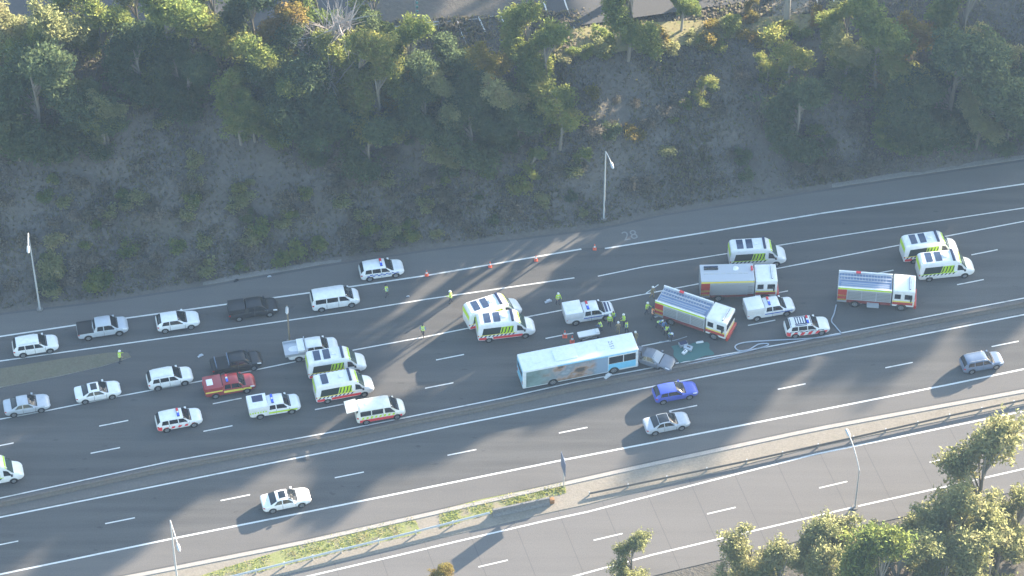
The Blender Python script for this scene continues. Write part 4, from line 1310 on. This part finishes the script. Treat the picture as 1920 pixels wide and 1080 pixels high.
M['rust'] = mat('weathered_steel', (.14, .125, .11), .7, .3)
def rail(px, label, name='guardrail', H=.75, post=2.6, dark=False):
    pts = [gp(a, b) for a, b in px]
    r = thing(name, label, 'guardrail', (pts[0].x, pts[0].y, .06))
    o = Vector((pts[0].x, pts[0].y, 0))
    loc = [Vector((p.x, p.y, 0))-o for p in pts]
    rows = []
    prof = [(.0, H), (.05, H-.06), (.0, H-.14), (.05, H-.24), (.0, H-.3)]
    for k, p in enumerate(loc):
        d = (loc[min(k+1, len(loc)-1)]-loc[max(k-1, 0)]).normalized(); nr = Vector((-d.y, d.x, 0))
        rows.append([p-nr*(.1+a)+Vector((0, 0, z)) for a, z in prof]+[p-nr*(.07+a)+Vector((0, 0, z)) for a, z in prof[::-1]])
    m = MB(); m.grid(rows, M['rust' if dark else 'steel'], True); m.build('rail_beam', r)
    for a, b in zip(loc, loc[1:]):
        n = max(1, int((b-a).length/post))
        for k in range(n):
            q = a.lerp(b, k/n)
            m = MB(); m.box(q.x-.06, q.x+.06, q.y-.06, q.y+.06, -.05, H-.02, M['steel']); m.build('post', r)
M['oldbarrier'] = ground_mat('old_barrier_concrete', [(.3, (.13, .12, .11)), (.55, (.155, .142, .13)), (.7, (.15, .125, .105))], .5, 5, .85)
rail([(300, 1122), (480, 1076), (640, 1037), (780, 1003), (918, 968)], 'steel guardrail running along the grass verge at the bottom left')
rail([(1105, 929), (1250, 899), (1400, 868), (1600, 824), (1780, 783), (1960, 745)], 'low steel guardrail along the bare verge at the right', H=.5, post=3.4, dark=True)
M['terminal'] = ground_mat('weathered_orange', [(.3, (.28, .14, .07)), (.7, (.34, .2, .1))], 2, 8)
a, b = gp(924, 967), gp(1030, 944)
ln = (b-a).length
r = thing('concrete_barrier', 'grey concrete barrier with an orange end at the end of the guardrail', 'barrier', (a.x, a.y, .06), math.atan2(b.y-a.y, b.x-a.x))
m = MB()
prof = [(-.32, 0), (-.3, .12), (-.14, .35), (-.1, .9), (.1, .9), (.14, .35), (.3, .12), (.32, 0)]
rows = [[(ln*k/6, y, z) for y, z in prof] for k in range(7)]
m.grid([q[::-1] for q in rows], M['barrier']); m.fan(rows[0], M['barrier'], True); m.fan(rows[-1], M['barrier']); m.build('wall', r)
m = MB(); m.box(ln+.02, ln+.5, -.2, .2, 0, .6, M['terminal'], .06); m.build('end_terminal', r, smooth=50)
# long concrete barrier down the median
r = thing('median_barrier', 'long low concrete barrier running down the median between the two carriageways', 'barrier', (0, 0, .05))
prof = [(-.26, -.03), (-.24, .1), (-.12, .25), (-.1, .5), (.1, .5), (.12, .25), (.24, .1), (.26, -.03)]
d0 = (mbp[-1]-mbp[0]).normalized(); nrm = Vector((-d0.y, d0.x, 0))
X = [mbp[0].x+(mbp[-1].x-mbp[0].x)*k/90 for k in range(91)]
m = MB()
rows = [[Vector((x, at_x(mbp, x), 0))+nrm*y+Vector((0, 0, z)) for y, z in prof] for x in X]
m.grid([q[::-1] for q in rows], M['oldbarrier']); m.fan(rows[0], M['oldbarrier'], True); m.fan(rows[-1], M['oldbarrier'])
m.build('wall', r)
# railing round the car park and the teal-banded post
a, b = gt(425, 92, 1.0), gt(822, 41, 1.0)
r = thing('railing', 'long pale railing between the trees at the edge of the car park', 'railing', (a.x, a.y, terrain(a.x, a.y)))
d = b-a
m = MB()
for h in (1.05, .6):
    m.tube([(d.x*k/8, d.y*k/8, terrain(a.x+d.x*k/8, a.y+d.y*k/8)-terrain(a.x, a.y)+h) for k in range(9)], .06, M['polewhite'], 6)
m.build('rail', r)
for k in range(13):
    q = d*(k/12); z = terrain(a.x+q.x, a.y+q.y)-terrain(a.x, a.y)
    m = MB(); m.box(q.x-.04, q.x+.04, q.y-.04, q.y+.04, z-.1, z+1.05, M['polewhite']); m.build('post', r)
p = gt(780, 40)
r = thing('banded_post', 'teal banded post standing in the car park at the top', 'post', (p.x, p.y, terrain(p.x, p.y)))
m = MB(); m.tube([(0, 0, 0), (0, 0, 5.5)], .07, M['steel'], 8); m.build('post', r)
M['teal'] = mat('teal_panel', (.1, .32, .3), .5)
m = MB()
for k in range(7): m.box(-.05, .28, -.04, .04, .7+k*.62, 1.0+k*.62, M['teal'], .01)
m.build('band', r)
# ------------------------------------------------------------------ trees and shrubs
def leaves(m, rng, c, rad, n, size, mt, flat=.8, droop=.3):
    """leaf sprays scattered through an ellipsoid, denser towards its skin"""
    k = m.mi(mt)
    c = Vector(c)
    for _ in range(n):
        d = Vector((rng.gauss(0, 1), rng.gauss(0, 1), rng.gauss(0, 1))).normalized()
        q = rng.random()**.5
        wob = 1+.45*mn.noise(d*1.8+c)
        p = c+Vector((d.x*rad, d.y*rad, d.z*rad*flat))*q*wob
        a = Vector((rng.gauss(0, 1), rng.gauss(0, 1), rng.gauss(-droop, .7))).normalized()
        b = a.cross(Vector((rng.gauss(0, 1), rng.gauss(0, 1), rng.gauss(0, 1)))).normalized()
        s = size*rng.uniform(.55, 1.35)
        a = a*s; b = b*s*.42
        i = len(m.v)
        m.v += [tuple(p-a*.5), tuple(p+b*.6-a*.05), tuple(p+a*.6), tuple(p-b*.6+a*.05)]
        m.f.append((i, i+1, i+2, i+3)); m.m.append(k)

def tree_proto(seed, H, spread, clumps, n, size, leafm, barkm, low=.45, csize=(.6, 1.35), lean=.0, dead=False):
    """trunk and crown meshes; base at the origin"""
    rng = random.Random(seed)
    tr = MB(); cr = MB()
    top = Vector((lean*H*.3, rng.uniform(-.3, .3), H*.8))
    bend = Vector((rng.uniform(-.4, .4), rng.uniform(-.4, .4), H*.4))
    r0 = .014*H+.04
    tr.tube([(0, 0, -.6), tuple(bend*.5), tuple(bend), tuple(top)], [r0*1.2, r0, r0*.75, r0*.25], M[barkm], 8)
    for k in range(clumps):
        t = k/clumps
        a = k*2.4+rng.uniform(-.5, .5)
        h = H*(low+(.97-low)*((k*.618) % 1.0))
        wid = spread*(1-.55*abs((h/H-low)/(1-low)-.4))*rng.uniform(.45, 1.0)
        c = Vector((math.cos(a)*wid+lean*h*.3, math.sin(a)*wid, h))
        zt = h*.66                          # limbs leave the trunk below the clump they carry
        s0 = bend*(zt/bend.z) if zt < bend.z else bend.lerp(top, min(.95, (zt-bend.z)/(top.z-bend.z)))
        mid = s0.lerp(c, .55)+Vector((0, 0, .25))
        tr.tube([tuple(s0), tuple(mid), tuple(c)], [r0*.4, r0*.25, r0*.08], M[barkm], 5, False)
        rad = rng.uniform(*csize)
        if dead:
            for q in range(int(n)):
                d = Vector((rng.gauss(0, .7), rng.gauss(0, .7), rng.gauss(.6, .6)))*rad
                p1 = mid.lerp(c, rng.random())
                tr.tube([tuple(p1), tuple(p1+d*.5+Vector((0, 0, .1))), tuple(p1+d)], [.035, .022, .008], M[barkm], 4, False)
        else:
            leaves(cr, rng, c, rad, int(n*(rad/1.3)**2), size, M[leafm])
            # a few loose sprays outside the clump
            leaves(cr, rng, c+Vector((rng.uniform(-1, 1), rng.uniform(-1, 1), rng.uniform(-.6, .6)))*rad, rad*.55, int(n*.14), size, M[leafm])
    return tr.mesh('trunk'), (None if dead else cr.mesh('crown'))

PROT = {
 'gum_a': tree_proto(1, 10, 2.9, 40, 470, .29, 'leaf', 'bark', .12, (.55, 1.45)),
 'gum_b': tree_proto(2, 12, 3.2, 46, 450, .31, 'leaf', 'bark', .14, (.6, 1.6), .2),
 'gum_c': tree_proto(3, 9, 2.6, 36, 470, .28, 'leaf_pale', 'bark', .12, (.5, 1.35)),
 'gold': tree_proto(4, 9, 2.4, 30, 460, .28, 'leaf_gold', 'bark', .12, (.6, 1.4)),
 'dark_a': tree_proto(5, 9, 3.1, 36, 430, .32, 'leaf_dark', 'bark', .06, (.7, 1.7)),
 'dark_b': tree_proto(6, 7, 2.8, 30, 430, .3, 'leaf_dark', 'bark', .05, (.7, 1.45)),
 'tall': tree_proto(8, 17, 3.6, 44, 330, .42, 'leaf', 'bark_pale', .3, (.9, 2.0)),
 'sparse': tree_proto(9, 8, 2.2, 26, 380, .27, 'leaf', 'bark', .12, (.4, 1.1), .2),
 'high': tree_proto(12, 26, 4.6, 40, 330, .5, 'leaf', 'bark_pale', .62, (1.2, 2.4), .1),
 'dead': tree_proto(10, 9, 2.6, 26, 12, .4, 'leaf', 'bark_dead', .2, (1.2, 2.0), 0, True),
}
HT = {'gum_a': 10, 'gum_b': 12, 'gum_c': 9, 'gold': 9, 'dark_a': 9, 'dark_b': 7, 'tall': 17, 'sparse': 8, 'dead': 9, 'high': 26}
def plant(kind, x, y, s, rot, label, group=None, name='gum_tree', cat='tree', sz=None):
    r = thing(name, label, cat, (x, y, terrain(x, y)-.1), rot, group)
    r.scale = (s, s, sz or s)
    for nm, me in zip(('trunk', 'crown'), PROT[kind]):
        if me is None: continue
        o = bpy.data.objects.new(nm, me); COL.objects.link(o); o.parent = r
    return r
def crown_spot(px, py, hc):
    """ground point whose tree shows its crown centre, hc above the ground, at the pixel"""
    z = 8.0
    for _ in range(25):
        p = gp(px, py, z)
        z = .5*z+.5*(terrain(p.x, p.y)+hc)
    return p
rt = random.Random(11)
TREES = []
def T(kind, px, py, s, label, name='gum_tree', sz=1.0):
    """crown centre pixel and scale"""
    if s >= .6: s *= 1.3
    hc = HT[kind]*s*sz*.56
    p = crown_spot(px, py, hc)
    TREES.append((p.x, p.y, HT[kind]*s*sz))
    plant(kind, p.x, p.y, s, rt.uniform(0, 6.28), label, 'trees along the top of the bank', name, 'tree', s*sz)
T('gum_c', 18, 45, .9, 'gum tree cut by the left edge at the top with a sunlit tip')
T('gum_c', 104, 62, 1.0, 'rounded gum with sunlit crown, second from the left at the top', sz=1.05)
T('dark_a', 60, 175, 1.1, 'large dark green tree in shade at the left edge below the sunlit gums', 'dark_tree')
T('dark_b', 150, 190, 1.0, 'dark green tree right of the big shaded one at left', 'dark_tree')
T('gum_a', 190, 35, .8, 'small gum with bright tip left of the wide top gum')
T('gum_b', 320, 35, .95, 'wide gum tree with pale trunk near the top left')
T('gum_a', 400, 28, .95, 'sunlit gum tree right of the wide top left gum')
T('sparse', 188, 232, .75, 'lone small tree with a sunlit tip on the left slope')
T('gum_a', 480, 118, .8, 'gum tree in front of the railing, left of the bare tree')
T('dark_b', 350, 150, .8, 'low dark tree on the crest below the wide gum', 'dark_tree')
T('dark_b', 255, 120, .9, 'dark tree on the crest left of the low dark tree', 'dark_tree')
T('gum_a', 447, 205, .72, 'rounded bush-like gum with sunlit crown alone on the slope, left of centre')
T('gold', 535, 78, .85, 'tree with brownish gold crown left of the bare tree', 'golden_tree')
T('dead', 618, 85, 1.05, 'leafless grey tree among the gums', 'bare_tree')
T('gum_b', 680, 110, .8, 'tall narrow gum right of the bare tree')
T('gum_a', 765, 112, .85, 'gum with bright yellow green crown left of the small slim gum')
T('gum_a', 705, 178, .85, 'sunlit gum lower on the slope below the tall narrow gum')
T('gold', 755, 165, .6, 'small yellow green tree in front of the bright gum', 'golden_tree')
T('gum_c', 833, 138, .55, 'small slim gum standing between two big gum groups')
T('gold', 912, 128, .75, 'golden green tree left of the big central gum', 'golden_tree')
T('gum_b', 985, 85, .66, 'big gum standing in front of the car park bay lines')
T('gum_a', 1020, 120, .85, 'gum below the big central gum, left of the dry sunlit crest')
T('gum_c', 940, 190, .8, 'shaded gum below the golden green tree')
T('sparse', 700, 15, .8, 'thin gum at the top edge beside the railing')
T('gum_b', 1180, 30, .75, 'broad gum at the top edge left of the three pale trunks')
T('tall', 1280, 0, .5, 'gum with tall pale trunks on the sunlit crest')
T('gold', 1410, 14, .32, 'bright yellow green bushy tree beside the gravel patch', 'golden_tree')
T('sparse', 1480, 105, .95, 'large gum on the crest with its lower crown in shade')
T('sparse', 1440, 125, .58, 'gum left of the large crest gum, a step down the slope')
T('dark_a', 1495, 205, .8, 'dark tree below the large crest gum', 'dark_tree')
T('gum_b', 1655, 75, .95, 'big gum at the upper right beside the golden one')
T('gold', 1705, 80, .9, 'golden sunlit tree in the upper right group', 'golden_tree')
T('gum_a', 1690, 140, .75, 'gum in front of the golden tree at the upper right')
T('dark_a', 1790, 130, 1.15, 'large dark tree in shade at the right', 'dark_tree')
T('dark_a', 1870, 160, 1.15, 'dark tree at the right edge', 'dark_tree')
T('dark_b', 1730, 205, 1.0, 'dark tree lower on the right slope', 'dark_tree')
T('gum_b', 1800, 35, .9, 'gum at the top right with dull crown')
T('gum_a', 1585, 55, .7, 'smaller gum between the crest gum and the upper right group')
T('sparse', 1320, 165, .58, 'loose shrubby tree alone on the slope below the sunlit crest')
T('sparse', 1092, 293, .52, 'small loose tree beside the lamp at the foot of the bank')
T('dark_b', 620, 190, .95, 'dark tree below the bare tree', 'dark_tree')
T('dark_a', 570, 200, .9, 'dark tree left of the sunlit slope gum group', 'dark_tree')
T('dark_a', 800, 215, .68, 'dark tree at the centre of the shaded slope', 'dark_tree')
T('dark_b', 880, 240, .9, 'dark tree right of the central shaded one', 'dark_tree')
T('dark_b', 690, 260, .8, 'low dark tree on the slope under the sunlit gum', 'dark_tree')
T('sparse', 1050, 215, .9, 'loose shaded tree with pale stem right of centre')
T('sparse', 1000, 300, .58, 'loose shaded tree with pale stem above the left of the lamp')
T('dark_b', 30, 250, .8, 'dark low tree at the left edge of the slope', 'dark_tree')
rq = random.Random(31)
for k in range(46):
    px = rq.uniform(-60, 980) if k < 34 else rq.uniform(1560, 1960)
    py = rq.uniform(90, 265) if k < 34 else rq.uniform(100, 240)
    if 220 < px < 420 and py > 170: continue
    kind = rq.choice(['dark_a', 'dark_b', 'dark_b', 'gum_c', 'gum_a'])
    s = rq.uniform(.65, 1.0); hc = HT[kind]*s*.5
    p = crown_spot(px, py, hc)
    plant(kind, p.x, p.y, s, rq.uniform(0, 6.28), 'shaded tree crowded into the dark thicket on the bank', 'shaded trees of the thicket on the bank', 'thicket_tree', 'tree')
T('gum_c', 255, 12, .8, 'pale gum at the top edge behind the two dark crest trees')
T('gum_a', 145, -5, .8, 'gum at the top edge between the rounded sunlit gum and the small bright one')
T('dark_a', 470, 40, .8, 'dark tree at the top edge behind the gum left of the bare tree', 'dark_tree')
T('gum_b', 590, 12, .7, 'gum at the top edge behind the bare tree')
T('dark_b', 665, 70, .7, 'dark tree at the railing just right of the bare tree', 'dark_tree')
T('gum_c', 1590, 100, .75, 'pale gum on the slope between the crest gum and the golden tree')
# near side of the lower road, bottom right: crowns rise into the picture
def NT_(kind, px, py, s, label, base_drop=0.0):
    s *= 1.3
    hc = HT[kind]*s*.58
    p = gp(px, py, hc)
    plant(kind, p.x, p.y, s, rt.uniform(0, 6.28), label, 'gum trees beside the lower road', 'gum_tree', 'tree')
NT_('gum_c', 1842, 893, 1.3, 'tallest gum in the bottom right corner, covering the road line')
NT_('gum_c', 1880, 1000, 1.0, 'gum crowded under the tall one at the right edge')
NT_('gum_c', 1790, 1010, 1.05, 'pale gum left of the right edge, bottom right group')
NT_('gum_c', 1735, 985, .85, 'gum with a loose left side beside the lower road line')
NT_('gum_c', 1690, 1050, 1.0, 'pale gum at the bottom edge in the middle of the group')
NT_('gum_c', 1600, 1035, .8, 'gum left of middle in the bottom right group')
NT_('gum_c', 1535, 1050, .85, 'pale gum toward the left of the bottom right group')
NT_('gum_c', 1405, 1052, .8, 'thin pale gum left end of the bottom right group')
NT_('gum_c', 1185, 1042, .56, 'single rounded gum at the bottom edge between the lower road dashes')
NT_('gold', 828, 1076, .36, 'small yellow green treetop at the bottom edge near the sign shadow')
NT_('gum_c', 1460, 1090, .8, 'pale gum cut by the bottom edge')
NT_('gum_c', 1850, 1085, 1.0, 'gum at the very bottom right corner')
NT_('gum_b', 1640, 1100, .9, 'gum cut by the bottom edge right of middle')
NT_('gum_c', 1770, 1085, .9, 'pale gum at the bottom edge under the loose-sided gum')
NT_('gum_c', 1915, 960, .85, 'pale gum at the right edge beside the tallest gum')
NT_('gum_c', 1560, 1100, .85, 'pale gum at the bottom edge, left part of the corner group')
NT_('gum_c', 1655, 1010, .62, 'small bright gum in the middle of the bottom right group')
NT_('gum_c', 1370, 1100, .6, 'low pale gum at the bottom edge, left end of the group')
# trees beyond the frame whose shade falls across the road
#OFFTREES
OFF = [('high', 52.5, 58.3, 1.34), ('high', 119.0, 78.5, 1.26), ('high', 75.4, 58.4, 1.13), ('high', 139.3, 88.2, 1.21), ('high', 23.0, 92.0, 1.33), ('high', 62.9, 93.0, 1.33), ('high', 34.2, 86.0, 1.34), ('high', 109.3, 79.8, 1.27), ('high', 50.8, 54.5, 1.24), ('high', -0.2, 83.3, 1.15), ('high', 125.9, 111.5, 1.33), ('high', 58.5, 100.3, 1.31), ('high', 23.5, 38.4, 1.27), ('high', 51.7, 40.4, 0.72), ('high', 131.0, 73.6, 0.92), ('high', 38.7, 41.9, 1.18), ('high', 100.0, 75.2, 0.76), ('high', 49.7, 35.7, 0.83), ('high', 113.7, 107.9, 1.09), ('high', 30.4, 32.4, 0.80), ('high', 15.0, 37.5, 1.12), ('high', 70.1, 45.9, 0.78), ('high', 12.6, 28.9, 0.52), ('high', 81.6, 41.7, 0.71)]
for kind, x, y, s in OFF:
    plant(kind, x, y, s, rt.uniform(0, 6.28), 'tall gum tree beyond the car park', 'tall trees beyond the car park', 'gum_tree', 'tree')

# shrubs on the bank
def shrub_mesh(seed, mt, n, size):
    rng = random.Random(seed); m = MB()
    for k in range(4): m.tube([(0, 0, -.2), (rng.uniform(-.4, .4), rng.uniform(-.4, .4), .8)], [.04, .015], M['bark'], 5)
    for k in range(5):
        a = k*1.9
        leaves(m, rng, (math.cos(a)*.55, math.sin(a)*.55, .55+.25*(k % 3)), .6, n, size, M[mt])
    return m.mesh('shrub')
SH = [shrub_mesh(21, 'leaf_dark', 150, .26), shrub_mesh(22, 'scrub', 120, .25), shrub_mesh(23, 'leaf_pale', 130, .25), shrub_mesh(24, 'leaf_gold', 150, .24), shrub_mesh(25, 'leaf', 140, .26)]
def shrub(k, x, y, s, label, group='shrubs on the shaded bank'):
    o = bpy.data.objects.new('shrub', SH[k]); COL.objects.link(o)
    o.location = (x, y, terrain(x, y)-.05); o.rotation_euler = (0, 0, rt.uniform(0, 6.28)); o.scale = (s, s, s*rt.uniform(.8, 1.2))
    tag(o, label, 'shrub', group)
def S(k, px, py, s, label):
    p = crown_spot(px, py, .6*s); shrub(k, p.x, p.y, s, label, None)
S(3, 1187, 253, 1.35, 'small rounded golden shrub alone on the dark slope right of the lamp')
S(2, 1253, 285, 1.0, 'small upright pale shrub on the slope right of the lamp')
S(4, 1262, 225, .6, 'tiny green shrub above the small pale one')
S(4, 1285, 195, .8, 'small green shrub just left of the loose shrubby tree')
S(2, 1075, 320, 1.2, 'pale shrub at the foot of the small tree beside the lamp')
S(4, 915, 325, 1.0, 'small green shrub on the lower slope at the centre')
S(3, 1110, 175, .9, 'brownish shrub under the dry sunlit crest')
S(4, 1530, 245, 1.1, 'green shrub below the dark tree of the crest gum')
rs = random.Random(5)
for k in range(64):
    px = rs.uniform(1045, 1570)
    py = interp(px, [(1045, 104), (1200, 90), (1440, 62), (1570, 45)])-rs.uniform(-14, 34)
    if px > 1430 and px < 1530 and py < 45: continue
    p = crown_spot(px, py, .6)
    kind = rs.choice([4, 4, 3, 2])
    nm = ['', '', 'pale', 'golden', 'bright green'][kind]
    shrub(kind, p.x, p.y, rs.uniform(.45, 1.1), nm+' shrub along the sunlit crest of the bank', nm+' shrubs along the sunlit crest')
for k in range(90):
    px = rs.uniform(-40, 1000)
    yf = interp(px, [(0, 575), (400, 520), (800, 455), (1130, 412)])
    py = yf-12-rs.random()**1.3*170
    p = crown_spot(px, py, .5)
    shrub(rs.choice([1, 1, 2, 4]), p.x, p.y, rs.uniform(.6, 1.35), 'soft olive shrub among the dense low scrub near the foot of the bank', 'olive shrubs near the foot of the bank')
for k in range(190):
    px, py = rs.uniform(-40, 1960), 0
    # between crest and foot of the bank, thicker to the left
    yf = interp(px, [(0, 575), (400, 520), (800, 455), (1130, 412), (1610, 333), (1920, 288)])
    yt = interp(px, [(0, 190), (400, 190), (800, 170), (1060, 150), (1440, 100), (1920, 80)])
    t = rs.random()
    py = yf-14-(yf-yt-14)*(t**1.2)
    if px > 1100 and rs.random() < .45: continue
    p = crown_spot(px, py, .5)
    kind = rs.choice([0, 1, 1, 1, 1, 2, 4] if px < 1100 else [1, 1, 1, 1, 0])
    nm = ['dark green', 'dull olive', 'pale green', 'golden', 'green'][kind]
    shrub(kind, p.x, p.y, rs.uniform(.5, 1.25), nm+' shrub in the scrub on the shaded bank', nm+' scrub shrubs on the bank')
# low scrub and dry grass over the bank: far too many to count
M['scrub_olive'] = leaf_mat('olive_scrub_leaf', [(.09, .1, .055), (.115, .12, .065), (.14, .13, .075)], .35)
def bank_scrub(n, seed):
    rng = random.Random(seed); m = MB()
    ks = [m.mi(M['scrub']), m.mi(M['scrub_olive'])]
    while n > 0:
        x = rng.uniform(-75, 80)
        yf, yt = interp(x, FOOT), interp(x, TOPL)
        y = yf+.4+(yt+6-yf)*rng.random()
        d = mn.noise(Vector((x*.13, y*.13, 5)))+.5*mn.noise(Vector((x*.4, y*.4, 1)))
        if d < rng.uniform(-.95, .2): continue
        n -= 1
        z = terrain(x, y)
        s = rng.uniform(.14, .36)*(1+max(0, d))
        a = rng.uniform(0, 6.28); c, q = math.cos(a)*s*.4, math.sin(a)*s*.4
        lx, ly = rng.uniform(-.4, .4)*s, rng.uniform(-.4, .4)*s
        h = s*rng.uniform(.4, 1.0)
        i = len(m.v)
        m.v += [(x-c, y-q, z-.03), (x+c, y+q, z-.03), (x+lx+c*.6, y+ly+q*.6, z+h), (x+lx-c*.6, y+ly-q*.6, z+h)]
        m.f.append((i, i+1, i+2, i+3)); m.m.append(ks[0] if rng.random() < .7 else ks[1])
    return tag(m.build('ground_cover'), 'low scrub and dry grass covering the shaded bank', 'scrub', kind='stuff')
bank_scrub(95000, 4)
# ------------------------------------------------------------------ the air
hz = bpy.data.materials.new('haze_air'); hz.use_nodes = True
nt = hz.node_tree; nt.nodes.clear()
ho = nt.nodes.new('ShaderNodeOutputMaterial'); hv = nt.nodes.new('ShaderNodeVolumePrincipled')
hv.inputs['Color'].default_value = (.42, .64, 1, 1)
hv.inputs['Density'].default_value = .00016
hv.inputs['Anisotropy'].default_value = .35
nt.links.new(hv.outputs[0], ho.inputs['Volume'])
m = MB(); m.box(-780, 780, -780, 780, -1.2, 262, hz)
tag(m.build('haze'), 'thin blue summer haze hanging over the whole scene', 'haze', kind='stuff')
